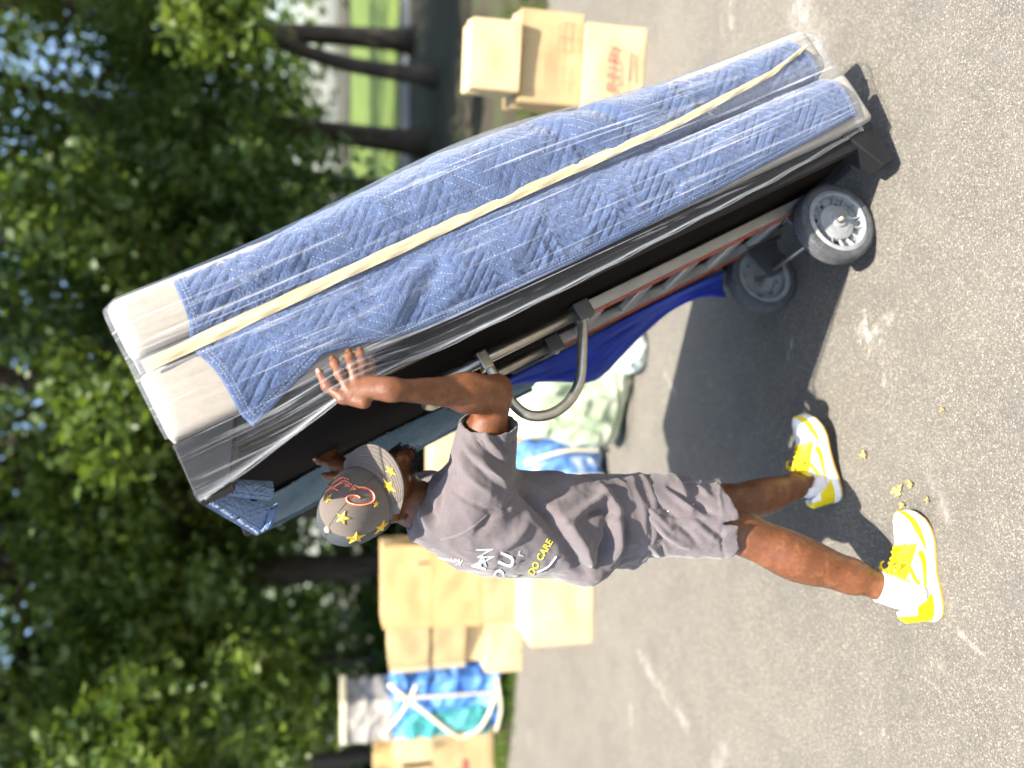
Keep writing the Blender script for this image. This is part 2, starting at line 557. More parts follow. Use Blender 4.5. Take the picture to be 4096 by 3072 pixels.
d_ = d_ - .036 * sstep(.45, 1.1, S) * np.exp(-((n_ - .178) / .024) ** 2)
n_ = n_ + bulge(S) * np.clip((n_ - .19) / .15, 0, 1)
# normal of the profile
e = 1e-3
n2, d2 = prof_at(W + e); n1, d1 = prof_at(W - e)
tn, td = n2 - n1, d2 - d1
ln = np.hypot(tn, td) + 1e-9
on, od = td / ln, -tn / ln                        # outward: towards -d on the near face, +n on the seat face
z = zig(S, W)
p3 = np.stack([S * 1.0, W * 1.0, 0 * S], -1)
wr = ridge(np.stack([S * 9 + 2 * fbm(p3 * 6, 2), W * 17 + S * 3, 0 * S + 1.3], -1), 3)
wr2 = ridge(np.stack([S * 34 + 3 * fbm(p3 * 20, 2), W * 40, 0 * S + 5.3], -1), 2)
big = fbm(np.stack([S * 4, W * 7, 0 * S + 9], -1), 3)
zsoft = .45 + .55 * fbm(np.stack([S * 5, W * 9, 0 * S + 31], -1), 2)
h = (.0042 * (1 - z ** 6) - .0022 * z ** 10) * zsoft
h = h + .009 * (wr - .45) + .0030 * (wr2 - .5) + .020 * (big - .5)
# larger folds slung across the seat lobe
def fold(s0, w0, s1, w1, wd, amp):
    ds, dw = s1 - s0, w1 - w0
    L2 = ds * ds + dw * dw
    t_ = np.clip(((S - s0) * ds + (W - w0) * dw) / L2, 0, 1)
    dist = np.hypot(S - s0 - t_ * ds, W - w0 - t_ * dw)
    return .62 * amp * np.exp(-(dist / (wd * 1.7)) ** 2) * np.sin(np.pi * np.clip(t_ * .9 + .05, 0, 1)) ** .5
for a in [(.78, .42, .60, .22, .014, .022), (.83, .42, .68, .22, .012, -.016), (.93, .45, .78, .25, .016, .018), (1.0, .45, .86, .24, .012, -.014),
          (1.22, .42, 1.12, .22, .014, .014), (1.45, .10, 1.60, .02, .018, .020), (1.36, .12, 1.50, .02, .014, -.016), (1.72, .11, 1.62, .03, .016, .016),
          (1.80, .15, 1.70, .04, .02, .012), (.62, .42, .50, .22, .012, .014), (1.05, .16, 1.2, .05, .014, .010), (.45, .13, .62, .03, .014, .009)]:
    h = h + fold(*a)
# hem band lies flatter and thicker
edge = np.minimum(np.minimum(W - w_lo, S - s_bot), s_top - S)
hemf = 1 - sstep(.014, .026, edge)
h = h * (1 - .75 * hemf) + .003 * hemf
h = np.where(h > 0, .011 * np.tanh(h / .011), h)
h = h * sstep(0, .004, edge) + .004
N_ = n_ + on * h; D_ = d_ + od * h
V = np.stack([N_, D_, S], -1).reshape(-1, 3)
UV = np.stack([S, W], -1).reshape(-1, 2)

def quilt_mat(name, col, light, stitched=True):
    t = NT(name)
    uv = t.n('ShaderNodeUVMap'); uv.uv_map = 'UVMap'
    sx = t.n('ShaderNodeSeparateXYZ'); t.l(uv.outputs[0], sx.inputs[0])
    s_, w_ = sx.outputs[0], sx.outputs[1]
    c = t.coords()
    nz = t.noise(c, 26, 6, .7)
    fz = t.noise(t.coords(scale=(1, 1, 1)), 190, 4, .7)
    cc = t.mix(t.ramp(nz, [(.3, 0.0), (.72, 1.0)]), col, light)
    cc = t.mix(t.ramp(fz, [(.45, 0.0), (.75, .35)]), cc, tuple(min(1, x * 1.9) for x in light))
    # zigzag stitch line, dashed, thread painted paler on the legs that catch the light
    ph = t.math('FRACT', t.math('DIVIDE', s_, .180))
    tri = t.math('ABSOLUTE', t.math('MULTIPLY_ADD', ph, 2.0, -1.0))
    q = t.math('DIVIDE', t.math('MULTIPLY_ADD', tri, -.070, w_), .0255)
    z_ = t.math('ABSOLUTE', t.math('SUBTRACT', t.math('FRACT', q), .5))
    line = t.math('GREATER_THAN', z_, .462)
    dash = t.math('GREATER_THAN', t.math('FRACT', t.math('MULTIPLY', s_, 165.0)), .45)
    one = t.math('GREATER_THAN', ph, .5)
    gap = t.math('GREATER_THAN', t.noise(c, 13, 2), .50)
    st = t.math('MULTIPLY', t.math('MULTIPLY', line, dash), t.math('MULTIPLY', one, gap))
    cc = t.mix(t.math('MULTIPLY', st, .6), cc, (.50, .53, .60))
    dk = t.math('MULTIPLY', t.math('GREATER_THAN', z_, .45), .35)  # stitch creases darkened, their shade put into the colour
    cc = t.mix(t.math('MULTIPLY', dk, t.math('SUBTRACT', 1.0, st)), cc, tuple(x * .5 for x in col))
    b = t.bsdf(Base_Color=cc, Roughness=.92)
    b.inputs['Sheen Weight'].default_value = .35
    b.inputs['Specular IOR Level'].default_value = .2
    crk = t.voro(t.coords(), 95, 'DISTANCE_TO_EDGE')
    hh = t.math('ADD', t.math('MULTIPLY', t.ramp(crk, [(.0, 0.0), (.12, 1.0)]), .6), fz)
    t.l(t.bump(hh, .55, .0028), b.inputs['Normal'])
    return t.done(b.outputs[0])
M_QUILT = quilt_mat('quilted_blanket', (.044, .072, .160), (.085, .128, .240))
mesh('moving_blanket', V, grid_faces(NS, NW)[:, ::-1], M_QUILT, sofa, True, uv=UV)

# pale double seam of the hem: thin thread lines following the edge
M_THREAD = simple('seam_thread', (.36, .39, .46), .8, .1, 40)
def blanket_pt(s, w, lift=.004):
    n0, d0 = prof_at(w); n0 = n0 + bulge(s) * np.clip((n0 - .19) / .15, 0, 1)
    a2, b2 = prof_at(w + e); a1, b1 = prof_at(w - e)
    q = np.hypot(a2 - a1, b2 - b1)
    return np.stack([n0 + (b2 - b1) / q * (lift + .007), d0 - (a2 - a1) / q * (lift + .007), s], -1)
segs = []
for off in (.012, .020):
    ss = np.linspace(.06, 1.89, 420)
    ww = np.interp(ss, hem_s, hem_n) + off
    pts = blanket_pt(ss, ww)
    for i in range(0, len(ss) - 2, 2):
        segs.append(tube(pts[i:i + 2], .0006, 4))
    ww = np.linspace(-.02, .40, 120)
    for top in (True, False):
        st_ = (1.905 + .03 * np.exp(-((ww - .19) / .07) ** 2) - .012 * sstep(0, -.05, ww) - off) if top else (.062 + .05 * sstep(.19, .36, ww) + .004 * np.sin(ww * 40) + off)
        pts = blanket_pt(st_, ww)
        for i in range(0, len(ww) - 2, 2):
            segs.append(tube(pts[i:i + 2], .0006, 4))
V_, F_ = merge(segs)
mesh('hem_stitching', V_, F_, M_THREAD, sofa)['kind'] = 'stuff'

# ---------------------------------------------- tan packing tape pulled along the groove, under the film
def tape_mat():
    t = NT('tan_packing_tape')
    c = t.coords(scale=(1, 1, .06))
    f = t.noise(c, 90, 4, .6)
    cc = t.ramp(f, [(.3, (.44, .34, .18)), (.6, (.62, .50, .29)), (.8, (.72, .65, .50))])
    b = t.bsdf(Base_Color=cc, Roughness=.28)
    t.l(t.bump(f, .4, .004), b.inputs['Normal'])
    return t.done(b.outputs[0])
M_TAPE = tape_mat()
NT_ = 160
ts = np.linspace(0, 1, NT_)
sT = 2.03 - ts * 1.93
nT = np.interp(sT, [.065, .25, .6, 1.22, 1.7, 2.03], [.272, .232, .206, .193, .176, .165])
dT = np.interp(sT, [.065, .25, .6, 1.22, 1.7, 2.03], [-.044, -.038, -.032, -.030, -.030, -.024])
hw = np.interp(sT, [.065, .25, .8, 2.03], [.004, .008, .012, .015]) * (1 + .08 * np.sin(sT * 23) * np.sin(sT * 9.1))
rows = []
for k, a in enumerate((-1, -.5, 0, .5, 1)):
    rows.append(np.stack([nT + a * hw, dT + .004 * abs(a) + .0015 * np.sin(sT * 60 + 5 * k) * (1 if k % 2 else -1), sT], -1))
V = np.stack(rows, 1).reshape(-1, 3)
mesh('packing_tape', V, grid_faces(NT_, 5), M_TAPE, sofa, True)

# ---------------------------------------------- clear stretch film: taut over the lobes, spun out to the leg tips
def film_mat():
    t = NT('stretch_film')
    uv = t.n('ShaderNodeUVMap'); uv.uv_map = 'UVMap'
    mp = t.n('ShaderNodeMapping'); mp.inputs['Scale'].default_value = (1.0, 120, 1); t.l(uv.outputs[0], mp.inputs[0])
    mp2 = t.n('ShaderNodeMapping'); mp2.inputs['Scale'].default_value = (2.2, 46, 1); mp2.inputs['Rotation'].default_value = (0, 0, .035); t.l(uv.outputs[0], mp2.inputs[0])
    f1 = t.noise(mp.outputs[0], 1.0, 3, .6)
    f2 = t.noise(mp2.outputs[0], 1.0, 4, .65, .3)
    mask = t.noise(t.coords(), 5.0, 3, .6)
    st = t.math('ADD', t.ramp(f1, [(.57, 0.0), (.66, .9)]), t.ramp(f2, [(.58, 0.0), (.68, .6)]), clamp=True)
    st = t.math('MULTIPLY', st, t.ramp(mask, [(.35, .25), (.62, 1.0)]))
    at = t.n('ShaderNodeAttribute'); at.attribute_name = 'haze'
    den = t.math('ADD', t.math('MULTIPLY', st, .50), at.outputs['Fac'])
    den = t.math('ADD', den, .008, clamp=True)
    tr = t.n('ShaderNodeBsdfTransparent'); tr.inputs[0].default_value = (.97, .98, .99, 1)
    b = t.bsdf(Base_Color=(.78, .80, .84), Roughness=.22)
    b.inputs['Specular IOR Level'].default_value = .6
    t.l(t.bump(t.math('ADD', f1, f2), .35, .004), b.inputs['Normal'])
    gl = t.n('ShaderNodeBsdfGlossy'); gl.inputs['Roughness'].default_value = .16; gl.inputs[0].default_value = (.9, .93, 1, 1)
    t.l(t.bump(t.math('ADD', f1, f2), .6, .006), gl.inputs['Normal'])
    fr = t.n('ShaderNodeLayerWeight'); fr.inputs[0].default_value = .5
    m1 = t.n('ShaderNodeMixShader'); t.l(den, m1.inputs[0]); t.l(tr.outputs[0], m1.inputs[1]); t.l(b.outputs[0], m1.inputs[2])
    m2 = t.n('ShaderNodeMixShader'); t.l(t.math('MULTIPLY', t.math('POWER', fr.outputs['Facing'], 3.0), .55), m2.inputs[0]); t.l(m1.outputs[0], m2.inputs[1]); t.l(gl.outputs[0], m2.inputs[2])
    return t.done(m2.outputs[0])
M_FILM = film_mat()
FS, FW = 300, 90
sg = np.linspace(0, 1, FS)[:, None]; wg = np.linspace(0, 1, FW)[None, :]
# outer (taut) profile: convex across the groove
TP = [(-.02, -.012), (.0, -.018), (.03, -.031), (.085, -.038), (.135, -.036), (.178, -.030), (.212, -.034), (.26, -.041), (.305, -.028), (.340, .012), (.366, .10), (.372, .25), (.372, .45), (.37, .7)]
tp = catmull(TP, 700)
tarc = np.concatenate([[0], np.cumsum(np.linalg.norm(np.diff(tp, axis=0), axis=1))])
S = .035 + (2.055 - .035) * sg + 0 * wg
w0 = np.interp(0, tp[:200, 0], tarc[:200])
Wf = w0 + (tarc[-1] - w0) * wg
n_ = np.interp(Wf, tarc, tp[:, 0]); d_ = np.interp(Wf, tarc, tp[:, 1])
n_ = n_ + bulge(S) * np.clip((n_ - .15) / .19, 0, 1) * 1.1
# close in round the ends
endf = np.clip(np.minimum((S - .0) / .06, (2.075 - S) / .05), 0, 1)
n_ = .17 + (n_ - .17) * (.9 + .1 * endf); d_ = d_ + .02 * (1 - endf)
d_ = d_ - .004 + .003 * (fbm(np.stack([S * 2, n_ * 60, 0 * S], -1), 3) - .5)
V = np.stack([n_, d_, S], -1).reshape(-1, 3)
UV = np.stack([S, Wf + 0 * S], -1).reshape(-1, 2)
film = mesh('stretch_film', V, grid_faces(FS, FW)[:, ::-1], M_FILM, sofa, True, uv=UV)
hz = (.015 + .10 * np.exp(-((n_ - .20) / .025) ** 2) * sstep(1.0, .15, S) + .10 * sstep(1.96, 2.05, S) + .08 * sstep(.10, .04, S) + .10 * sstep(.345, .375, n_)).ravel()
at = film.data.attributes.new('haze', 'FLOAT', 'POINT'); at.data.foreach_set('value', hz.astype(np.float32))
# web between the upper leg and the lower end
WS, WN = 240, 26
s1 = np.linspace(.05, 2.05, WS)[:, None]
edge_n = np.interp(s1, [.05, .4, 1.08, 1.53, 1.79, 1.95, 2.05], [-.012, -.035, -.057, -.062, -.088, -.116, -.134])
k = np.linspace(0, 1, WN)[None, :]
n_ = -.0 + (edge_n - .0) * k
d_ = -.018 + (.004 + .018) * k + 0 * s1
# pushed out by the hand behind it
d_ = d_ - .078 * np.exp(-((s1 - 1.66) / .13) ** 2) * sstep(-.2, .45, k)
S = s1 + 0 * k
V = np.stack([n_ + 0 * S, d_, S], -1).reshape(-1, 3)
UV = np.stack([S, n_ * 1.4 + .5], -1).reshape(-1, 2)
web = mesh('film_web', V, grid_faces(WS, WN), M_FILM, sofa, True, uv=UV)
hz = (.01 + .02 * sstep(1.72, 2.0, S) * sstep(.3, .9, k) + .22 * np.exp(-((k - .97) / .06) ** 2) * sstep(.2, .6, S)).ravel()
at = web.data.attributes.new('haze', 'FLOAT', 'POINT'); at.data.foreach_set('value', hz.astype(np.float32))
# twisted bead of film along the free edge
s1 = np.linspace(.06, 2.04, 140)
en = np.interp(s1, [.05, .4, 1.08, 1.53, 1.79, 1.95, 2.05], [-.012, -.035, -.057, -.062, -.088, -.116, -.134])
dd = .004 - .079 * np.exp(-((s1 - 1.66) / .13) ** 2)
t_ = NT('film_bead'); bb_ = t_.bsdf(Base_Color=(.40, .41, .42), Roughness=.25, Alpha=.45); M_BEAD = t_.done(bb_.outputs[0])
parts = []
for j, (o1, o2) in enumerate(((0, 0), (.004, .003), (-.002, .006))):
    parts.append(tube(np.stack([en + o1 + .0012 * np.sin(s1 * 37 + j), dd + o2, s1], -1), (.0010 + .0004 * j), 5))
V_, F_ = merge(parts)
mesh('film_edge', V_, F_, M_BEAD, sofa, True)

# ---------------------------------------------- blanket at the far side and the fold over the upper legs
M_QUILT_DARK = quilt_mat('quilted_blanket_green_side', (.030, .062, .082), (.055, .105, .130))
A_, B_ = 150, 30
s1 = np.linspace(.95, 2.03, A_)[:, None]; k = np.linspace(0, 1, B_)[None, :]
n_ = -.058 - .055 * k - .02 * np.sin(k * 3.1) + 0 * s1
d_ = .80 + .24 * k + .03 * np.sin(s1 * 4) * k
w_ = .3 * k + 0 * s1
z = zig(s1 + 0 * k, w_)
hh = .005 * (1 - z ** 6) + .012 * (fbm(np.stack([s1 * 9 + 0 * k, w_ * 14, 0 * w_], -1), 3) - .5)
V = np.stack([n_ - hh, d_ + 0 * s1, s1 + 0 * k], -1).reshape(-1, 3)
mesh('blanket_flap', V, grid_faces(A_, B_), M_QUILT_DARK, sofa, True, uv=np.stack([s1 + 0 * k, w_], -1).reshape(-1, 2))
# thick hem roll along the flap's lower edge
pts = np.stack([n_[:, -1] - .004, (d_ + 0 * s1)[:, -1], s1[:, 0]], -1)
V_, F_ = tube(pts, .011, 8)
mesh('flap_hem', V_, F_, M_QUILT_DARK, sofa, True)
# the fold: two thick tongues of blanket hanging off the top end
def tongue(corners, Ys, th, name, m=None):
    """corners: 4 frame points (top-left, top-right, low-right, low-left in reading order of the sheet)"""
    c4 = [atY(v, y, Y) for (v, y), Y in zip(corners, Ys)]
    NA, NB = 60, 34
    a = np.linspace(0, 1, NA)[:, None, None]; b = np.linspace(0, 1, NB)[None, :, None]
    p = (c4[0] * (1 - a) + c4[1] * a) * (1 - b) + (c4[3] * (1 - a) + c4[2] * a) * b
    ex = c4[1] - c4[0]; ey = c4[3] - c4[0]
    nn = np.cross(ex, ey); nn /= np.linalg.norm(nn)
    if np.dot(nn, -c4[0] + EYE) < 0: nn = -nn
    A2 = a[..., 0] + 0 * b[..., 0]; B2 = b[..., 0] + 0 * a[..., 0]
    h = .014 * np.sin(np.pi * B2) ** .6 * np.sin(np.pi * np.clip(A2 * .96 + .02, 0, 1)) ** .4
    h = h + .006 * (ridge(np.stack([A2 * 7, B2 * 4, 0 * A2 + th * 90], -1), 3) - .5) + .003 * (1 - zig(A2 * .3, B2 * .1) ** 6)
    front = p + nn * h[..., None]; back = p - nn * th
    V = np.concatenate([front.reshape(-1, 3), back.reshape(-1, 3)])
    F = grid_faces(NA, NB)
    off = NA * NB
    F2 = F[:, ::-1] + off
    rim = []
    idx = [i * NB for i in range(NA)] + [(NA - 1) * NB + j for j in range(1, NB)] + [i * NB + NB - 1 for i in range(NA - 2, -1, -1)] + [j for j in range(NB - 2, 0, -1)]
    for i in range(len(idx)):
        u, v = idx[i], idx[(i + 1) % len(idx)]
        rim.append((u, v, v + off, u + off))
    F = np.concatenate([F, F2, np.array(rim)])
    uvv = np.concatenate([np.stack([A2 * .3, B2 * .1], -1).reshape(-1, 2)] * 2)
    return mesh(name, V, F, m or M_QUILT_LIT, sofa, True, uv=uvv, local=False)
M_QUILT_LIT = quilt_mat('quilted_blanket_lit', (.085, .145, .28), (.15, .235, .40))  # paler copy of the blanket, sunlight put into its colour
tongue([(800, 1925), (1085, 1928), (1090, 1990), (850, 1965)], [1.735, 1.88, 1.88, 1.735], .012, 'blanket_fold')
tongue([(800, 1955), (1100, 2030), (1048, 2126), (838, 2000)], [1.75, 1.92, 1.93, 1.75], .02, 'blanket_fold')
tongue([(1078, 2040), (1112, 2020), (1085, 2105), (1042, 2126)], [1.90, 1.90, 1.92, 1.92], .01, 'blanket_fold')
# ------------------------------------------------------------------ hand truck under the sofa (sofa-local coordinates)
truck = empty('hand_truck', mat=SM)
tag(truck, 'aluminium hand truck with red edged rails and two grey wheels under the sofa', 'hand truck')
def metal(name, col, rough=.35, scr=.3):
    t = NT(name)
    c = t.coords(scale=(1, 1, .12))
    f = t.noise(c, 60, 5, .7)
    g = t.noise(t.coords(), 18, 5, .7)
    cc = t.mix(t.ramp(g, [(.45, 0.0), (.75, scr)]), col, tuple(x * .45 for x in col))
    b = t.bsdf(Base_Color=cc, Metallic=.9, Roughness=t.ramp(f, [(.3, rough * .8), (.7, rough * 1.5)]))
    t.l(t.bump(f, .08, .002), b.inputs['Normal'])
    return t.done(b.outputs[0])
M_ALU = metal('brushed_aluminium', (.62, .60, .56), .38)
M_TUBE = metal('dull_steel_tube', (.50, .47, .40), .30, .5)
M_DKMET = metal('dark_cast_metal', (.16, .16, .165), .5)
M_RED = simple('red_rail_paint', (.46, .085, .045), .5, .3, 30)
M_RUB = None
ND, FD = .262, .560           # the two rails, by depth
def rail(d, name='side_rail'):
    sgn = 1
    s0, s1 = .02, .985
    r = from_bm(name, box_bm((-.096, d - .017, s0), (-.062, d + .017, s1), .002, 1), M_ALU, truck)
    for o in (-.0178, .0108):
        from_bm('red_edge', box_bm((-.0985, d + o, s0), (-.0962, d + o + .007, s1)), M_RED, r)
    hm = []
    for s in (.12, .30, .335, .56, .70, .78, .83, .90):
        V_, F_ = lathe([(.0045, 0), (.0045, .0012), (.0001, .0012)], 10, 'Z')
        hm.append(([(-.0963 - v[2], d + v[0], s + v[1]) for v in V_], F_))
    V_, F_ = merge(hm)
    mesh('bolt_holes', V_, F_, M_DKMET, r)['kind'] = 'stuff'
    return r
rail(ND); rail(FD)
# cross straps between the rails
for s in (.16, .34, .52, .70, .88):
    b = bmesh.new()
    box_bm((-.088, ND + .018, s), (-.066, FD - .018, s + .05), .002, 1, b)
    for q in (.008, .022, .036):
        box_bm((-.0905, ND + .0185, s + q), (-.0882, FD - .0185, s + q + .006), 0, 1, b)
    o = from_bm('cross_strap', b, M_ALU, truck)
    for v in o.data.vertices:                       # straps run slightly askew, stamped and bowed
        v.co.z += (v.co.y - ND) * -.10
# upper round tubes
for d, s1 in ((ND, 1.42), (FD, 1.38)):
    V_, F_ = tube([(-.080, d, .96), (-.080, d, 1.2), (-.080, d, s1)], .0165, 14)
    mesh('upright_tube', V_, F_, M_TUBE, truck, True)
V_, F_ = tube([(-.080, FD, 1.38), (-.082, FD - .02, 1.42), (-.082, FD - .07, 1.44), (-.082, ND + .07, 1.45), (-.080, ND, 1.42)], .0165, 12)
mesh('top_bar', V_, F_, M_TUBE, truck, True)
# collars where tubes enter the rails
for d in (ND, FD):
    o = from_bm('collar', box_bm((-.106, d - .026, .955), (-.055, d + .026, 1.005), .004, 2), M_DKMET, truck)
    V_, F_ = lathe([(.0085, 0), (.0085, .005), (.004, .006), (.0001, .004)], 12, 'Z')
    mesh('bolt', [(-.106 - v[2], d + v[0], .98 + v[1]) for v in V_], F_, M_TUBE, o, True)
# loop handle
hp = catmull([(-.082, ND, .985), (-.12, ND, 1.00), (-.19, ND, 1.045), (-.25, ND, 1.09), (-.285, ND, 1.15), (-.290, ND, 1.215), (-.262, ND, 1.268), (-.20, ND, 1.290), (-.13, ND, 1.292), (-.10, ND, 1.296), (-.082, ND, 1.312)], 90)
V_, F_ = tube(hp, .0145, 14)
mesh('loop_handle', V_, F_, M_TUBE, truck, True)
o = from_bm('handle_clamp', box_bm((-.11, ND - .022, 1.285), (-.058, ND + .022, 1.315), .005, 2), M_TUBE, truck)
# toe plate under the end of the sofa
b = box_bm((-.07, .16, -.012), (.20, .66, -.004), .001, 1)
from_bm('toe_plate', b, M_DKMET, truck)
# axle brackets and axle
AX = (-.193, .137)
for d in (ND + .018, FD - .026):
    b = bmesh.new()
    vs_ = []
    for dd_ in (d, d + .008):
        for (n, s) in ((-.095, .20), (-.095, .06), (AX[0] - .02, AX[1] - .028), (AX[0] - .02, AX[1] + .03)):
            vs_.append(b.verts.new((n, dd_, s)))
    for f in ((0, 1, 2, 3), (7, 6, 5, 4), (0, 4, 5, 1), (1, 5, 6, 2), (2, 6, 7, 3), (3, 7, 4, 0)):
        b.faces.new([vs_[i] for i in f])
    from_bm('axle_bracket', b, M_DKMET, truck)
    o = from_bm('bracket_foot', box_bm((-.106, d - .012, .05), (-.0965, d + .026, .21), .002, 1), M_DKMET, truck)
V_, F_ = tube([(AX[0], .150, AX[1]), (AX[0], .66, AX[1])], .008, 10)
mesh('axle', V_, F_, M_TUBE, truck, True)

def tyre_mat():
    t = NT('tyre_rubber')
    c = t.coords()
    f = t.noise(c, 40, 5, .7)
    cc = t.ramp(f, [(.35, (.048, .050, .054)), (.7, (.105, .105, .108))])
    b = t.bsdf(Base_Color=cc, Roughness=.75)
    t.l(t.bump(f, .2, .002), b.inputs['Normal'])
    return t.done(b.outputs[0])
M_RUB = tyre_mat()
M_RIM = simple('grey_plastic_rim', (.27, .28, .28), .8, .2, 22, .15, 90, spec=.2)
def wheel(d0, face):
    """d0: depth of the wheel's middle ; face -1 shows its hub side to -d"""
    w = bpy.data.objects.new('wheel', None); w.empty_display_size = .05
    COL.objects.link(w); w.parent = truck; w.location = (AX[0], d0, AX[1])
    r0 = .125
    pr = [(.098, -.026), (.112, -.029), (.121, -.024), (r0, -.015), (.1235, -.013), (.1235, -.011), (r0 + .0005, -.009), (r0 + .0005, -.002), (.1238, -.001), (.1238, .001), (r0 + .0005, .002), (r0 + .0005, .009), (.1235, .011), (.1235, .013), (r0, .015), (.121, .024), (.112, .029), (.098, .026), (.098, -.026)]
    V_, F_ = lathe(pr, 64, 'Y')
    ty = mesh('tyre', V_, F_, M_RUB, w, True)
    # shoulder lugs
    lug = []
    for sd_ in (-1, 1):
        for k in range(60):
            a = 2 * math.pi * k / 60
            ca, sa = math.cos(a), math.sin(a)
            pts = []
            for rr, yy in ((.1135, .0290), (.1215, .0250)):
                for da in (-.022, .022):
                    c2, s2 = math.cos(a + da), math.sin(a + da)
                    pts.append(((rr + .0012) * c2, sd_ * (yy + .0012), (rr + .0012) * s2))
            lug.append((pts, [(0, 1, 3, 2)]))
    V_, F_ = merge(lug)
    mesh('tread_lugs', V_, F_, M_RUB, ty)['kind'] = 'stuff'
    # rim: outer ring, dished disc, hub, spokes, windows
    parts = []
    V_, F_ = lathe([(.0985, -.027), (.088, -.031), (.084, -.028), (.082, -.014), (.082, .02), (.0985, .024)], 64, 'Y'); parts.append((V_, F_))
    V_, F_ = lathe([(.060, -.006), (.055, -.018), (.036, -.023), (.022, -.024), (.020, -.030), (.012, -.031), (.011, -.024), (.0001, -.024)], 48, 'Y'); parts.append((V_, F_))
    # back plate with open windows
    nseg = 96
    Vp, Fp = [], []
    for k in range(nseg):
        a = 2 * math.pi * k / nseg
        for rr in (.0575, .0695, .0825):
            Vp.append((rr * math.cos(a), -.005, rr * math.sin(a)))
    for k in range(nseg):
        l = (k + 1) % nseg
        Fp.append((3 * k + 1, 3 * k + 2, 3 * l + 2, 3 * l + 1))
        if (k % 12) >= 5:
            Fp.append((3 * k, 3 * k + 1, 3 * l + 1, 3 * l))
    parts.append((Vp, Fp))
    for k in range(14):
        a = 2 * math.pi * k / 14
        ca, sa = math.cos(a), math.sin(a)
        tx, tz = -sa * .0010, ca * .0010
        v = []
        for rr, y0, y1 in ((.056, -.0155, -.0052), (.083, -.027, -.0052)):
            for sg_ in (-1, 1):
                for yy in (y0, y1):
                    v.append((rr * ca + sg_ * tx, yy, rr * sa + sg_ * tz))
        parts.append((v, [(0, 1, 5, 4), (2, 6, 7, 3), (0, 4, 6, 2)]))
    V_, F_ = merge(parts)
    if face > 0:
        V_ = [(x, -y, z_) for x, y, z_ in V_]; F_ = [f[::-1] for f in F_]
    mesh('rim', V_, F_, M_RIM, w, False)
    V_, F_ = lathe([(.011, -.024), (.011, -.034), (.008, -.037), (.0001, -.037)], 14, 'Y')
    if face > 0: V_ = [(x, -y, z_) for x, y, z_ in V_]
    mesh('axle_nut', V_, F_, simple('dull_nut', (.10, .095, .085), .7, .3, 40, spec=.2), w, True)
wheel(.199, -1)
wheel(.620, 1)
for o in bpy.data.objects:
    if o.name.startswith('rim'):
        pass
# ------------------------------------------------------------------ bright blue pad hung behind the truck
M_COBALT = None
def cobalt():
    t = NT('cobalt_pad')
    uv = t.n('ShaderNodeUVMap'); uv.uv_map = 'UVMap'
    mp = t.n('ShaderNodeMapping'); mp.inputs['Scale'].default_value = (1, 1, 1); t.l(uv.outputs[0], mp.inputs[0])
    sx = t.n('ShaderNodeSeparateXYZ'); t.l(mp.outputs[0], sx.inputs[0])
    a = t.math('ABSOLUTE', t.math('SUBTRACT', t.math('FRACT', t.math('MULTIPLY', sx.outputs[0], 62)), .5))
    b_ = t.math('ABSOLUTE', t.math('SUBTRACT', t.math('FRACT', t.math('MULTIPLY', sx.outputs[1], 62)), .5))
    ln_ = t.math('GREATER_THAN', t.math('MAXIMUM', a, b_), .46)
    nz = t.noise(t.coords(), 9, 5, .65)
    cc = t.ramp(nz, [(.3, (.006, .022, .24)), (.7, (.012, .045, .42))])
    cc = t.mix(t.math('MULTIPLY', ln_, .5), cc, (.004, .012, .12))
    b = t.bsdf(Base_Color=cc, Roughness=.85)
    b.inputs['Sheen Weight'].default_value = .15
    t.l(t.bump(t.math('ADD', t.math('MAXIMUM', a, b_), nz), .3, .004), b.inputs['Normal'])
    return t.done(b.outputs[0])
M_COBALT = cobalt()
# outline in (frame) points on a sheet hanging from the far rail
NA, NB = 70, 40
top = catmull([S2W(-.100, .64, 1.36), S2W(-.098, .66, 1.1), S2W(-.096, .66, .8), S2W(-.094, .66, .5), S2W(-.10, .67, .22)], NA)
low = catmull([atY(1985, 1492, 2.46), atY(2262, 1522, 2.50), atY(2392, 1512, 2.52), atY(2585, 1330, 2.53), atY(2770, 1195, 2.54), atY(2880, 1195, 2.56)], NA)
k = np.linspace(0, 1, NB)[None, :, None]
G = top[:, None, :] * (1 - k) + low[:, None, :] * k
u = np.linspace(0, 1, NA)[:, None] + 0 * k[..., 0]; v = k[..., 0] + 0 * u
G[..., 1] += .03 * np.sin(u * 9 + v * 2) * v + .05 * (fbm(np.stack([u * 5, v * 3, 0 * u], -1), 3) - .5) * sstep(0, .3, v)
G[..., 0] += .02 * np.sin(u * 7 + 1) * v * (1 - v)
pad = mesh('moving_blanket', G.reshape(-1, 3), grid_faces(NA, NB), M_COBALT, None, True, uv=np.stack([u, v * .4], -1).reshape(-1, 2))
sm = pad.modifiers.new('thickness', 'SOLIDIFY'); sm.thickness = .012; sm.offset = 0
tag(pad, 'bright cobalt blue pad hanging behind the hand truck rails', 'blanket')
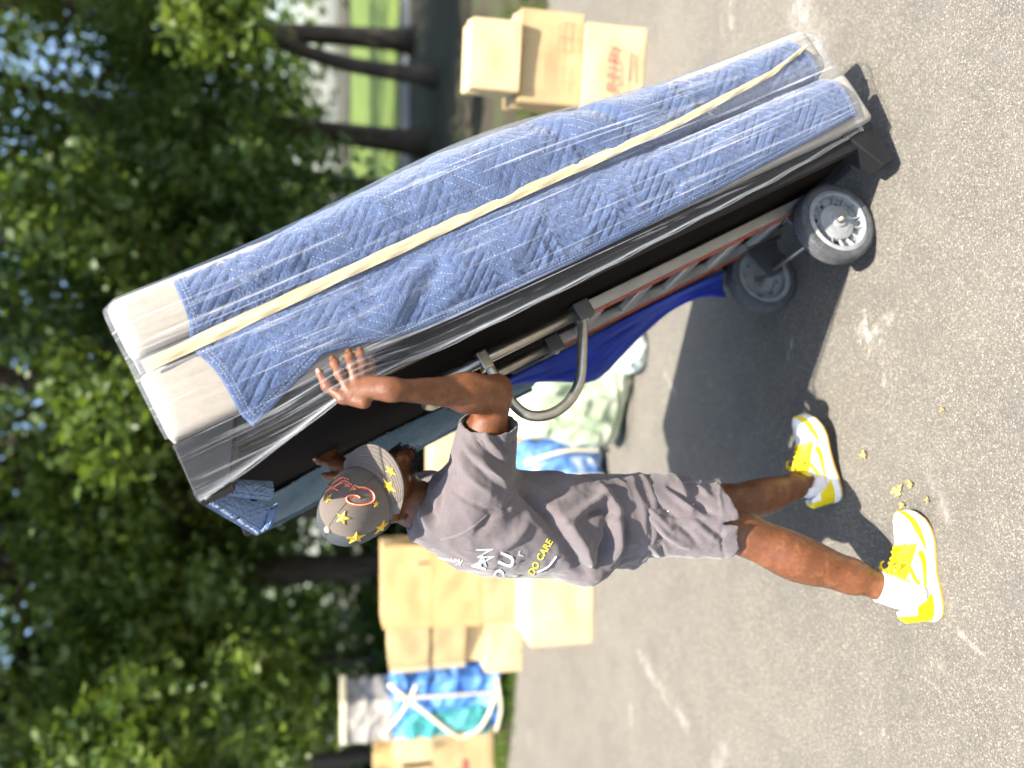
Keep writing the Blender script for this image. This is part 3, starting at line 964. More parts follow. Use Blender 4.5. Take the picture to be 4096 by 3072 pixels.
# ------------------------------------------------------------------ signed-distance modelling: one smooth surface out of limbs and lobes
class Field:
    def __init__(s, lo, hi, h):
        s.lo, s.h = np.array(lo, float), h
        s.n = (np.ceil((np.array(hi) - s.lo) / h).astype(int) + 1)
        s.D = np.full(s.n, .5, np.float32)
    def sub_(s, lo, hi, pad):
        i0 = np.clip(np.floor((np.asarray(lo) - pad - s.lo) / s.h).astype(int), 0, s.n - 1)
        i1 = np.clip(np.ceil((np.asarray(hi) + pad - s.lo) / s.h).astype(int) + 1, 1, s.n)
        sl = tuple(slice(a, b) for a, b in zip(i0, i1))
        g = [s.lo[k] + s.h * np.arange(i0[k], i1[k]) for k in range(3)]
        X, Y, Z = np.meshgrid(*g, indexing='ij')
        return sl, np.stack([X, Y, Z], -1).astype(np.float32)
    def put(s, sl, d, k, op='u'):
        a = s.D[sl]
        if op == 'u':
            if k > 0:
                hh = np.maximum(k - np.abs(a - d), 0) / k
                s.D[sl] = np.minimum(a, d) - hh * hh * k * .25
            else: s.D[sl] = np.minimum(a, d)
        elif op == 's':
            d = -d
            if k > 0:
                hh = np.maximum(k - np.abs(a - d), 0) / k
                s.D[sl] = np.maximum(a, d) + hh * hh * k * .25
            else: s.D[sl] = np.maximum(a, d)
    def cone(s, a, b, ra, rb, k=.02, op='u', flat=None):
        """tapered capsule; flat=(axis, factor) squeezes the section along an axis"""
        a, b = np.asarray(a, float), np.asarray(b, float)
        r = max(ra, rb)
        sl, p = s.sub_(np.minimum(a, b) - r, np.maximum(a, b) + r, k + 3 * s.h)
        ba = b - a; L2 = ba @ ba
        q = p - a.astype(np.float32)
        t = np.clip((q @ ba.astype(np.float32)) / L2, 0, 1)
        v = q - t[..., None] * ba.astype(np.float32)
        if flat is not None:
            ax = np.asarray(flat[0], float); ax = (ax / np.linalg.norm(ax)).astype(np.float32)
            c = v @ ax
            v = v + (c * (1 / flat[1] - 1))[..., None] * ax
        d = np.linalg.norm(v, axis=-1) - (ra + (rb - ra) * t)
        s.put(sl, d, k, op)
    def chain(s, pts, rs, k=.02, op='u', flat=None):
        for i in range(len(pts) - 1):
            s.cone(pts[i], pts[i + 1], rs[i], rs[i + 1], k, op, flat)
    def ell(s, c, rad, axes=None, k=.02, op='u'):
        c = np.asarray(c, float); rad = np.asarray(rad, float)
        A = np.eye(3) if axes is None else np.asarray(axes, float)
        r = rad.max()
        sl, p = s.sub_(c - r, c + r, k + 3 * s.h)
        q = (p - c.astype(np.float32)) @ A.T.astype(np.float32)
        k0 = np.linalg.norm(q / rad, axis=-1); k1 = np.linalg.norm(q / rad ** 2, axis=-1) + 1e-6
        s.put(sl, (k0 * (k0 - 1) / k1).astype(np.float32), k, op)
    def loft(s, keys, fwd, side, k=.02, op='u', grow=0.0, zlo=None, zhi=None, sq=2.3):
        """stack of ellipses: keys rows (z, x, y, r_fwd, r_side)"""
        K = np.asarray(keys, float)
        r = K[:, 3:].max() + abs(grow)
        z0 = K[0, 0] if zlo is None else zlo; z1 = K[-1, 0] if zhi is None else zhi
        sl, p = s.sub_((K[:, 1].min() - r, K[:, 2].min() - r, z0), (K[:, 1].max() + r, K[:, 2].max() + r, z1), k + 3 * s.h)
        z = p[..., 2]
        g = [np.interp(z, K[:, 0], K[:, j]) for j in range(1, 5)]
        a = (p[..., 0] - g[0]) * fwd[0] + (p[..., 1] - g[1]) * fwd[1]
        b = (p[..., 0] - g[0]) * side[0] + (p[..., 1] - g[1]) * side[1]
        ra, rb = g[2] + grow, g[3] + grow
        rr = (np.abs(a / ra) ** sq + np.abs(b / rb) ** sq) ** (1 / sq)
        d = (rr - 1) * np.minimum(ra, rb)
        d = np.maximum(d, np.maximum(z0 - z, z - z1))
        s.put(sl, d.astype(np.float32), k, op)
    def clip(s, p0, n, k=0.0):
        """remove everything on the positive side of a plane"""
        n = np.asarray(n, float); n = n / np.linalg.norm(n)
        g = [s.lo[k_] + s.h * np.arange(s.n[k_]) for k_ in range(3)]
        d = ((g[0] - p0[0]) * n[0])[:, None, None] + ((g[1] - p0[1]) * n[1])[None, :, None] + ((g[2] - p0[2]) * n[2])[None, None, :]
        s.D = np.maximum(s.D, d.astype(np.float32))
    def mesh(s):
        D = s.D; ins = D < 0
        nx, ny, nz = D.shape
        c = [(0, 0, 0), (1, 0, 0), (0, 1, 0), (1, 1, 0), (0, 0, 1), (1, 0, 1), (0, 1, 1), (1, 1, 1)]
        cnt = np.zeros((nx - 1, ny - 1, nz - 1), np.uint8)
        for a, b, d in c:
            cnt += ins[a:nx - 1 + a, b:ny - 1 + b, d:nz - 1 + d]
        act = (cnt > 0) & (cnt < 8)
        I = np.argwhere(act)
        idx = np.full(act.shape, -1, np.int32); idx[act] = np.arange(len(I))
        vals = np.stack([D[I[:, 0] + a, I[:, 1] + b, I[:, 2] + d] for a, b, d in c], 1)
        C = np.array(c, float)
        acc = np.zeros((len(I), 3)); num = np.zeros(len(I))
        for e0, e1 in [(0, 1), (2, 3), (4, 5), (6, 7), (0, 2), (1, 3), (4, 6), (5, 7), (0, 4), (1, 5), (2, 6), (3, 7)]:
            v0, v1 = vals[:, e0], vals[:, e1]
            m = (v0 < 0) != (v1 < 0)
            t = np.where(m, v0 / np.where(m, v0 - v1, 1), 0)
            p = C[e0] + (C[e1] - C[e0]) * t[:, None]
            acc += p * m[:, None]; num += m
        V = s.lo + s.h * (I + acc / num[:, None])
        F = []
        for ax in range(3):
            o = [(1, 0, 0), (0, 1, 0), (0, 0, 1)][ax]
            A = ins[:nx - o[0], :ny - o[1], :nz - o[2]]; B = ins[o[0]:, o[1]:, o[2]:]
            E_ = np.argwhere(A != B)
            u, v = (ax + 1) % 3, (ax + 2) % 3
            ok = (E_[:, u] > 0) & (E_[:, v] > 0) & (E_[:, u] < D.shape[u] - 1) & (E_[:, v] < D.shape[v] - 1)
            E_ = E_[ok]
            du = np.zeros(3, int); du[u] = 1; dv = np.zeros(3, int); dv[v] = 1
            q = [E_ - du - dv, E_ - dv, E_, E_ - du]
            q = np.stack([idx[w[:, 0], w[:, 1], w[:, 2]] for w in q], 1)
            fl = A[E_[:, 0], E_[:, 1], E_[:, 2]]
            q = np.where(fl[:, None], q, q[:, ::-1])
            F.append(q)
        F = np.concatenate(F)
        return V, F[(F >= 0).all(1)]

def vnormals(V, F):
    n = np.cross(V[F[:, 2]] - V[F[:, 0]], V[F[:, 3]] - V[F[:, 1]])
    N = np.zeros_like(V)
    for k in range(4):
        np.add.at(N, F[:, k], n)
    return N / (np.linalg.norm(N, axis=1)[:, None] + 1e-12)
def relax(V, F, it=2, lam=.5):
    E_ = np.concatenate([F[:, [0, 1]], F[:, [1, 2]], F[:, [2, 3]], F[:, [3, 0]]])
    deg = np.bincount(E_.ravel(), minlength=len(V))[:, None]
    for _ in range(it):
        S_ = np.zeros_like(V)
        np.add.at(S_, E_[:, 0], V[E_[:, 1]]); np.add.at(S_, E_[:, 1], V[E_[:, 0]])
        V = V + lam * (S_ / np.maximum(deg, 1) - V)
    return V
def pix(V):
    """frame coordinates of world points"""
    z = V[:, 2] - CAM_H
    za = V[:, 1] * math.cos(PITCH) - z * math.sin(PITCH); up = V[:, 1] * math.sin(PITCH) + z * math.cos(PITCH)
    return np.stack([2048 - _F * up / za, 1536 - _F * V[:, 0] / za], 1)
def creases(V, Nn, folds):
    """folds: (polyline in frame points, half width in m, height in m) pressed into the cloth on the side they are seen from"""
    uv = pix(V)
    view = V - EYE; dist = np.linalg.norm(view, axis=1)
    face = -(view * Nn).sum(1) / dist
    m = sstep(.0, .35, face)
    out = np.zeros(len(V))
    for pl_, wd, amp in folds:
        pl_ = np.asarray(pl_, float)
        best = np.full(len(V), 1e9); tt = np.zeros(len(V))
        nseg = len(pl_) - 1
        for i in range(nseg):
            a, b = pl_[i], pl_[i + 1]; ab = b - a
            t = np.clip(((uv - a) @ ab) / (ab @ ab), 0, 1)
            d = np.linalg.norm(uv - a - t[:, None] * ab, axis=1)
            u = d < best
            best[u] = d[u]; tt[u] = (i + t[u]) / nseg
        dm = best * dist / _F
        out += amp * np.exp(-(dm / wd) ** 2) * np.sin(np.pi * np.clip(tt, .04, .96)) ** .6
    return out * m

# ------------------------------------------------------------------ the person
FT = np.array([.88, .47, 0.]); FT /= np.linalg.norm(FT)            # chest direction
RT = np.array([FT[1], -FT[0], 0.])                                 # his right, towards the camera
U_ = np.array([0, 0, 1.])
hf = np.array([.68, -.686, -.27]); hf /= np.linalg.norm(hf)        # head: faces right and towards the camera, bowed
hu = np.array([-.375, -.645, .666]); hu -= hf * (hu @ hf); hu /= np.linalg.norm(hu)
hl = np.cross(hu, hf)
CB = P(782, 1085, 1.90)                                            # middle of the cap's rim
HC = CB - hu * .040
def Hd(f, l, u): return CB + f * hf + l * hl + u * hu

hipN, hipF = np.array([-.345, 1.945, .83]), np.array([-.40, 2.10, .83])
kneeN, kneeF = P(1600, 1150, 1.925), P(1568, 1085, 2.165)
ankN, ankF = P(1912, 1272, 1.815), P(1752, 1042, 2.205)
shN = P(1030, 1062, 1.875)
elN = P(1068, 850, 1.765)
def HP(V, y, d): return (lambda q: S2W(q[0], q[1], q[2]))(on_d(V, y, d))
wrN = HP(1572, 1560, -.082)
shF = P(960, 1085, 2.16)
elF = P(905, 1052, 2.36)
wrF = P(760, 1020, 2.30)

person = empty('person', (ankN[0], ankN[1], 0))
tag(person, 'person in grey tee and shorts, star cap and yellow sneakers, pushing the wrapped sofa', 'person')

# ---- body: one continuous skin
bf = Field((-.86, 1.50, .04), (.16, 2.50, 1.66), .0042)
TK = [(.80, -.377, 2.02, .09, .14), (.95, -.385, 2.01, .10, .145), (1.06, -.373, 2.0, .105, .15), (1.2, -.358, 1.985, .108, .16), (1.3, -.343, 1.97, .09, .145), (1.36, -.335, 1.963, .06, .09)]
bf.loft(TK, FT, RT, k=.03, grow=-.030)
for hp_, kn, an, sgn in ((hipN, kneeN, ankN, 1), (hipF, kneeF, ankF, -1)):
    bf.cone(hp_, kn, .078, .052, .03)
    ax = (an - kn); Lc = np.linalg.norm(ax); ax /= Lc
    back = -FT - ax * (-FT @ ax); back /= np.linalg.norm(back)
    sd_ = np.cross(ax, back)
    w = 1.0 if sgn > 0 else .84
    bf.chain([kn, kn + ax * Lc * .28 + back * .006, kn + ax * Lc * .52 + back * .005, kn + ax * Lc * .78, an], [.050 * w, .0525 * w, .0475 * w, .0405 * w, .0355 * w], .02)
    bf.cone(kn + ax * Lc * .08 + back * .006, kn + ax * Lc * .40 + back * .013, .040 * w, .043 * w, .05)       # gastrocnemius
    bf.cone(kn + ax * Lc * .40 + back * .013, kn + ax * Lc * .74 + back * .006, .043 * w, .030 * w, .05)
    bf.ell(kn - back * .028 * w + ax * .008, (.028, .028, .034), None, .022)                              # kneecap
    bf.cone(kn - back * .020 + ax * .05, kn - back * .014 + ax * Lc * .6, .022 * w, .02 * w, .02)          # shin
    bf.cone(an, an + np.array([0, 0, -.035]), .034 * w, .030, .02)
    bf.ell(an + sd_ * .026, (.011, .011, .013), None, .016); bf.ell(an - sd_ * .026, (.011, .011, .013), None, .016)
# near arm
bf.cone(shN, elN, .052, .040, .03)
u_ = (elN - shN) / np.linalg.norm(elN - shN)
bf.ell((shN * .45 + elN * .55) + np.array([0, 0, .012]), (.06, .04, .044), None, .03)
bf.ell((shN * .5 + elN * .5) + np.array([.0, 0, -.014]), (.06, .04, .04), None, .03)                        # triceps
fa = (wrN - elN); Lf = np.linalg.norm(fa); fa /= Lf
view_s = np.array([1., 0, 0])
bf.cone(elN, elN + fa * Lf * .30, .036, .041, .02)
bf.cone(elN + fa * Lf * .30, elN + fa * Lf * .98, .040, .0225, .02, flat=((0.2, 1, 0), .82))
bf.ell(elN + fa * .055 - np.array([.014, 0, 0]), (.030, .034, .062), None, .025)                            # forearm flexors towards the face side
bf.ell(elN + fa * .07 + np.array([.014, -.004, 0]), (.024, .03, .07), None, .025)
bf.ell(elN + np.array([.022, .002, -.012]), (.020, .022, .022), None, .02)                                  # elbow point
# near hand, gripping the frame's edge
def hand(wr, pts, palm_n, k=.007, sc_=1.0):
    """pts: dict of finger chains"""
    mc = [pts[f][0] for f in ('index', 'middle', 'ring', 'pinky')]
    for m_, r in zip(mc, (.0125, .0125, .012, .011)):
        bf.cone(wr + (m_ - wr) * .18, m_, .0165 * sc_, r * sc_, .014)
    bf.cone(wr, np.mean(mc, 0), .026 * sc_, .014 * sc_, .014, flat=(palm_n, .62))
    for f, r in (('index', .0098), ('middle', .0100), ('ring', .0094), ('pinky', .0084), ('thumb', .0112)):
        c = pts[f]
        rs = [r * 1.12, r * 1.0, r * .92, r * .80][:len(c)] if f != 'thumb' else [.016, .0125, .0112, .0092]
        bf.chain(c, [q * sc_ for q in rs], k)
        for j in c[1:-1]:
            bf.ell(j, (r * 1.10 * sc_,) * 3, None, .006)
NH = {'index': [HP(1402, 1573, -.064), HP(1357, 1494, -.066), HP(1340, 1455, -.044), HP(1330, 1432, -.024)],
      'middle': [HP(1427, 1549, -.066), HP(1408, 1464, -.068), HP(1399, 1428, -.044), HP(1394, 1406, -.024)],
      'ring': [HP(1450, 1528, -.062), HP(1448, 1452, -.066), HP(1443, 1420, -.044), HP(1440, 1400, -.024)],
      'pinky': [HP(1476, 1520, -.054), HP(1484, 1470, -.054), HP(1483, 1446, -.036), HP(1482, 1430, -.022)],
      'thumb': [HP(1455, 1606, -.066), HP(1372, 1592, -.058), HP(1308, 1544, -.052), HP(1277, 1490, -.040)]}
hand(wrN, NH, Dv)
# far arm and hand, flat against the underside behind the cap
bf.cone(shF, elF, .050, .038, .03)
bf.cone(elF, wrF, .040, .027, .02)
FH_ = {'index': [P(722, 1010, 2.315), P(702, 1000, 2.325), P(690, 996, 2.335), P(680, 992, 2.335)],
       'middle': [P(724, 1000, 2.325), P(706, 988, 2.335), P(697, 984, 2.345), P(690, 980, 2.345)],
       'ring': [P(727, 992, 2.34), P(712, 979, 2.345), P(705, 974, 2.35), P(699, 970, 2.35)],
       'pinky': [P(732, 986, 2.35), P(720, 974, 2.355), P(715, 970, 2.355), P(711, 967, 2.355)],
       'thumb': [P(745, 1022, 2.30), P(728, 1030, 2.30), P(712, 1030, 2.305), P(700, 1026, 2.31)]}
hand(wrF, FH_, Nv)
# neck and head
bf.cone((-.335, 1.968, 1.33), HC - hu * .05 - hf * .02, .062, .056, .03)
bf.cone((-.36, 1.91, 1.325), HC - hu * .06 - hf * .03, .036, .042, .04)                                       # trapezius on the near side
HA = np.stack([hf, hl, hu])
bf.ell(HC, (.097, .076, .098), HA, .02)
bf.ell(Hd(.018, 0, -.095), (.068, .058, .062), HA, .03)                                                   # jaw
bf.ell(Hd(.070, 0, -.142), (.026, .032, .024), HA, .025)                                                    # chin
for s_ in (-1, 1):
    bf.ell(Hd(.058, s_ * .042, -.070), (.026, .022, .022), HA, .02)                                         # cheekbone
    bf.ell(Hd(.066, s_ * .026, -.038), (.014, .020, .012), HA, .012)                                        # brow
    bf.ell(Hd(.070, s_ * .032, -.056), (.014, .0135, .0125), HA, .004, 's')                                 # eye socket
    bf.ell(Hd(.068, s_ * .031, -.056), (.0115, .0125, .0115), HA, .002)                                     # eyeball
    bf.ell(Hd(.098, s_ * .010, -.094), (.010, .009, .008), HA, .008)                                        # nostril wing
bf.cone(Hd(.086, 0, -.050), Hd(.108, 0, -.088), .009, .012, .012)                                            # nose
bf.ell(Hd(.094, 0, -.113), (.010, .022, .006), HA, .006); bf.ell(Hd(.092, 0, -.122), (.010, .020, .0065), HA, .006)   # lips
# ear on the near side, and the other
for s_ in (-1, 1):
    c_ = Hd(-.012, s_ * .079, -.056)
    bf.ell(c_, (.021, .011, .033), HA, .008)
    bf.ell(c_ + hf * .004 + hl * s_ * .011, (.0105, .007, .017), HA, .006, 's')
    bf.ell(c_ - hu * .030 + hf * .006, (.010, .007, .010), HA, .006)
Vb, Fb = bf.mesh()
Vb = relax(Vb, Fb, 2, .35)
Nb = vnormals(Vb, Fb)
Vb = Vb + Nb * (.0010 * (fbm(Vb * 55, 3) - .5))[:, None]

def skin_mat():
    t = NT('skin')
    c = t.coords()
    a = t.noise(c, 9, 5, .6); b_ = t.noise(c, 160, 4, .7)
    col = t.ramp(a, [(.3, (.105, .036, .013)), (.55, (.165, .059, .021)), (.75, (.215, .083, .032))])
    col = t.mix(t.ramp(b_, [(.35, .35), (.6, 0.0)]), col, (.08, .027, .010))
    m_ = t.noise(c, 34, 5, .65)
    col = t.mix(t.ramp(m_, [(.35, .45), (.5, 0.0)]), col, (.085, .028, .011))
    col = t.mix(t.ramp(m_, [(.52, 0.0), (.72, .5)]), col, (.30, .125, .052))
    at = t.n('ShaderNodeAttribute'); at.attribute_name = 'ink'
    col = t.mix(at.outputs['Fac'], col, (.038, .022, .016))
    pa = t.n('ShaderNodeAttribute'); pa.attribute_name = 'pale'
    col = t.mix(pa.outputs['Fac'], col, (.30, .13, .07))
    rgh = t.ramp(t.noise(c, 60, 4, .7), [(.35, .26), (.7, .52)])
    b = t.bsdf(Base_Color=col, Roughness=rgh)
    b.inputs['Specular IOR Level'].default_value = .45
    b.inputs['Subsurface Weight'].default_value = .06
    b.inputs['Subsurface Radius'].default_value = (.010, .004, .002)
    b.inputs['Subsurface Scale'].default_value = .6
    cell = t.voro(c, 420, 'DISTANCE_TO_EDGE')
    t.l(t.bump(t.math('ADD', b_, t.math('MULTIPLY', cell, .8)), .40, .0022), b.inputs['Normal'])
    return t.done(b.outputs[0])
M_SKIN = skin_mat()
body = mesh('body', Vb, Fb, M_SKIN, person, True, local=False)
# tattoo on the near calf, paler knuckles and fingertips
ax = (ankN - kneeN); Lc = np.linalg.norm(ax); ax /= Lc
q = Vb - kneeN
tt = q @ ax / Lc
lat = q @ RT; fr_ = q @ FT
on_leg = (np.linalg.norm(q - np.outer(q @ ax, ax), axis=1) < .09) & (lat > -.01)
pat = ridge(np.stack([tt * 9, fr_ * 34, lat * 10], -1), 3)
ink = on_leg * sstep(.22, .27, tt) * sstep(.90, .84, tt) * sstep(-.034, -.022, fr_ - .012) * sstep(.038, .026, fr_ - .012 + .01 * np.sin(tt * 30)) * sstep(.42, .62, pat) * .62
a_ = body.data.attributes.new('ink', 'FLOAT', 'POINT'); a_.data.foreach_set('value', ink.astype(np.float32))
pale = np.zeros(len(Vb))
for fch in (NH, FH_):
    for f, c in fch.items():
        for j in c[1:]:
            pale = np.maximum(pale, .7 * np.exp(-(np.linalg.norm(Vb - j, axis=1) / .013) ** 2))
    cen = np.mean([c[0] for c in fch.values()], 0)
    pale = np.maximum(pale, .30 * np.exp(-(np.linalg.norm(Vb - cen, axis=1) / .06) ** 2))
a_ = body.data.attributes.new('pale', 'FLOAT', 'POINT'); a_.data.foreach_set('value', pale.astype(np.float32))
# finger nails
M_NAIL = simple('nail', (.42, .25, .18), .3, .05, 30)
for tip, prev in ((NH['thumb'][3], NH['thumb'][2]), (FH_['index'][3], FH_['index'][2])):
    d_ = (tip - prev) / np.linalg.norm(tip - prev)
    nn = (EYE - tip); nn -= d_ * (nn @ d_); nn /= np.linalg.norm(nn)
    s_ = np.cross(d_, nn)
    V_, F_ = [], []
    for i in range(7):
        for j in range(7):
            a, b = i / 3 - 1, j / 3 - 1
            rr = max(abs(a), abs(b)); l2 = math.hypot(a, b) + 1e-9
            a, b = a * rr / l2, b * rr / l2
            V_.append(tip + d_ * (.001 + a * .0058) + s_ * b * .0052 + nn * (.0094 - .003 * b * b - .0008 * a * a))
    mesh('nail', np.array(V_), grid_faces(7, 7), M_NAIL, person, True, local=False)

# ---- beard: short curls on chin and jaw
hr = []
for i in range(420):
    a = random.uniform(-.62, .62); q = random.random()
    p0 = Hd(.012 + .078 * math.cos(a) - .01 * q, .066 * math.sin(a), -.150 + .030 * q + .035 * abs(math.sin(a)) + random.gauss(0, .006))
    p0 = p0 + (p0 - HC) / np.linalg.norm(p0 - HC) * .004
    o = (p0 - HC); o /= np.linalg.norm(o)
    o = o * .6 + -hu * .5 + hf * .25
    r1 = np.array([random.gauss(0, 1) for _ in range(3)]); r1 /= np.linalg.norm(r1)
    ln_ = random.uniform(.004, .009) * (1.0 if abs(a) < .6 else .5)
    pts = [p0, p0 + o * ln_ * .5 + r1 * .0025, p0 + o * ln_ + np.roll(r1, 1) * .003, p0 + o * ln_ * 1.1 - r1 * .003]
    hr.append(tube(catmull(pts, 6), .0009, 3, cap=False))
V_, F_ = merge(hr)
M_HAIR = simple('black_hair', (.016, .012, .010), .55, .3, 40)
mesh('beard', V_, F_, M_HAIR, person, True, local=False)
# ------------------------------------------------------------------ clothes
def cloth_mat(name, col, lite, rib=None):
    t = NT(name)
    c = t.coords()
    a = t.noise(c, 7, 5, .6); f = t.noise(c, 330, 3, .7)
    cc = t.ramp(a, [(.3, col), (.72, lite)])
    cc = t.mix(t.ramp(f, [(.4, .35), (.6, 0.0)]), cc, tuple(x * .6 for x in col))
    b = t.bsdf(Base_Color=cc, Roughness=.9)
    b.inputs['Sheen Weight'].default_value = .25
    b.inputs['Specular IOR Level'].default_value = .2
    w = t.noise(c, 38, 4, .6)
    t.l(t.bump(t.math('ADD', f, t.math('MULTIPLY', w, 1.2)), .28, .0022), b.inputs['Normal'])
    return t.done(b.outputs[0])
M_TEE = cloth_mat('grey_jersey', (.108, .090, .093), (.155, .131, .134))
M_SHORT = cloth_mat('grey_shell_cotton', (.120, .100, .104), (.172, .146, .150))

def z1(x, y): return (1200 + .663 * x, 1300 + .663 * y)
def z3(x, y): return (1800 + .7233 * x, 1300 + .7233 * y)

# ---- tee
sf = Field((-.66, 1.62, .74), (.02, 2.34, 1.48), .0048)
SK = [(.775, -.382, 2.015, .118, .172), (.83, -.384, 2.015, .119, .175), (.90, -.389, 2.01, .127, .180), (.955, -.392, 2.01, .132, .184), (1.057, -.381, 2.0, .132, .186), (1.207, -.364, 1.985, .133, .188),
      (1.28, -.352, 1.972, .124, .176), (1.335, -.340, 1.962, .100, .140), (1.385, -.330, 1.955, .070, .088), (1.41, -.326, 1.952, .062, .07)]
sf.loft(SK, FT, RT, k=.0, sq=2.2)
sf.cone(shN + np.array([-.01, .01, -.01]), shF + np.array([0, -.03, -.01]), .082, .082, .06)               # across the shoulders
sf.cone(shN + np.array([-.02, .02, .015]), np.array([-.332, 1.955, 1.352]), .060, .062, .05)              # slope to the neck
slv = elN - shN; slL = np.linalg.norm(slv); slv /= slL
slE = shN + slv * slL * .72                                                                              # sleeve end
sf.cone(shN, shN + slv * slL * .40, .078, .072, .05)
sf.cone(shN + slv * slL * .40, slE + slv * .03, .070, .070, .03)
sf.cone(shF, shF + (elF - shF) * .55, .075, .07, .05)
sf.ell(np.array([-.50, 2.0, .935]), (.045, .10, .05), None, .05)                                           # blouse over the waist at the back
# openings
sf.loft([(k[0], k[1], k[2], k[3], k[4]) for k in SK], FT, RT, k=.006, op='s', grow=-.010, zlo=.70, zhi=.86)
sf.cone(slE - slv * .045, slE + slv * .08, .060, .066, .004, 's')
sf.cone(np.array([-.322, 1.945, 1.352]), HC - hu * .05, .060, .090, .006, 's')
# flat end at the sleeve
sl, p = sf.sub_(slE - .14, slE + .14, 0)
dd = (p - slE) @ (slv + np.array([.10, .0, .10]))
near_slv = ((p - slE) @ slv) > -.06
sf.D[sl] = np.where(near_slv, np.maximum(sf.D[sl], dd.astype(np.float32)), sf.D[sl])
Vs, Fs = sf.mesh()
Vs = relax(Vs, Fs, 3, .5)
Ns = vnormals(Vs, Fs)
tee_folds = [
    ([z1(985, 700), z1(1040, 770), z1(1130, 850), z1(1240, 930)], .007, .007),
    ([z1(972, 745), z1(1030, 830), z1(1110, 900), z1(1220, 990)], .006, -.006),
    ([z1(1030, 640), z1(1090, 720), z1(1170, 800), z1(1270, 860)], .007, -.007),
    ([z1(1080, 600), z1(1140, 690), z1(1230, 780)], .008, .006),
    ([z1(1140, 610), z1(1200, 710), z1(1270, 800)], .006, -.006),
    ([z1(960, 790), z1(1000, 880), z1(1080, 960), z1(1180, 1040)], .008, .006),
    ([z1(1000, 740), z1(1090, 790), z1(1200, 900), z1(1280, 1010)], .006, .005),
    ([z1(920, 800), z1(860, 900), z1(800, 960)], .008, -.006), ([z1(940, 830), z1(880, 930), z1(830, 1040)], .009, .007),
    ([z1(900, 900), z1(850, 1010), z1(840, 1130)], .007, -.005), ([z1(760, 1000), z1(780, 1120), z1(830, 1210)], .009, -.007),
    ([z1(720, 1060), z1(740, 1160), z1(790, 1240)], .008, .006), ([z1(690, 1100), z1(700, 1190), z1(740, 1270)], .007, -.005),
    ([z1(1310, 1000), z1(1250, 1110), z1(1130, 1120), z1(1000, 1060), z1(930, 1000)], .004, -.005),           # armhole seam
    ([z3(380, 880), z3(470, 970), z3(570, 1090), z3(660, 1210), z3(745, 1385)], .017, -.022),
    ([z3(560, 1060), z3(650, 1170), z3(730, 1290)], .016, .012),
    ([z3(640, 1090), z3(740, 1200), z3(800, 1340)], .016, .018),
    ([z3(860, 1060), z3(880, 1180), z3(800, 1360)], .013, -.014),
    ([z3(930, 1060), z3(930, 1200), z3(880, 1330)], .014, .014),
    ([z3(970, 1000), z3(985, 1150), z3(960, 1300)], .009, -.010),
    ([z3(640, 1080), z3(760, 1010), z3(850, 950), z3(830, 880)], .012, .012),
    ([z3(740, 1040), z3(860, 1020), z3(900, 1050)], .012, -.014),
    ([z3(860, 900), z3(900, 990), z3(960, 1040)], .010, .010),
    ([z3(480, 790), z3(640, 860), z3(800, 880)], .012, .008),
    ([z3(420, 900), z3(560, 950), z3(700, 900)], .016, -.008),
    ([z3(120, 1180), z3(200, 1100), z3(240, 1030)], .012, -.006), ([z3(260, 1250), z3(380, 1160), z3(440, 1080)], .014, .008),
]
ds = 1.8 * creases(Vs, Ns, tee_folds)
lo_ = sstep(1.05, .80, Vs[:, 2])
ds += (.004 + .006 * lo_) * (ridge(np.stack([Vs[:, 0] * 9, Vs[:, 1] * 9, Vs[:, 2] * 15], -1) + 2.2, 2) - .5)
ds += .0040 * (ridge(Vs * 26, 2) - .5)
ds += .0035 * np.exp(-((Vs[:, 2] - .790) / .008) ** 2) - .003 * np.exp(-((Vs[:, 2] - .803) / .003) ** 2)     # hem roll
q = (Vs - slE) @ slv
on_s = (np.linalg.norm(Vs - slE - np.outer(q, slv), axis=1) < .11) & (np.abs(q) < .05)
ds += on_s * (-.0022 * np.exp(-((q + .022) / .0028) ** 2))
Vs = Vs + Ns * ds[:, None]
Vs = relax(Vs, Fs, 1, .25)
tee = mesh('t_shirt', Vs, Fs, M_TEE, person, True, local=False)
tee_bvh = BVHTree.FromPolygons([Vector(v) for v in Vs], [tuple(f) for f in Fs])
# collar: ribbed band round the neck
cc_ = np.array([-.324, 1.948, 1.362])
ring = []
nax = (HC - hu * .05 - cc_); nax /= np.linalg.norm(nax)
e1 = np.cross(nax, [0, 1, 0]); e1 /= np.linalg.norm(e1); e2 = np.cross(nax, e1)
for k in range(48):
    a = 2 * math.pi * k / 48
    ring.append(cc_ + .067 * (math.cos(a) * e1 + math.sin(a) * e2) - nax * .006)
V_, F_ = tube(ring, .010, 8, closed=True)
mesh('collar', V_, F_, M_TEE, person, True, local=False)
# twin needle seams: yoke and shoulder
def on_mesh(bvh, V, y, off=.0015):
    d = Vector(ray(V, y)).normalized()
    h = bvh.ray_cast(Vector(EYE), d)
    if h[0] is None: return None
    n = h[1]
    if n.dot(d) > 0: n = -n
    return np.array(h[0] + n * off)
def stroke_on(bvh, pts, r, m, name, parent, off=.001, n=40, sides=5):
    pts = catmull(np.array([(a, b, 0) for a, b in pts], float), n)[:, :2]
    w = [on_mesh(bvh, a, b, off) for a, b in pts]
    w = [x for x in w if x is not None]
    if len(w) < 3: return None
    V_, F_ = tube(w, r, sides)
    return mesh(name, V_, F_, m, parent, True, local=False)
M_SEAM = simple('grey_seam_thread', (.20, .175, .17), .9, .1, 50)
for o in (0, 9):
    stroke_on(tee_bvh, [z1(1130 + o * .3, 1140 + o), z1(1060, 1200 + o), z1(960, 1260 + o), z1(850, 1290 + o)], .0009, M_SEAM, 'seam', person)
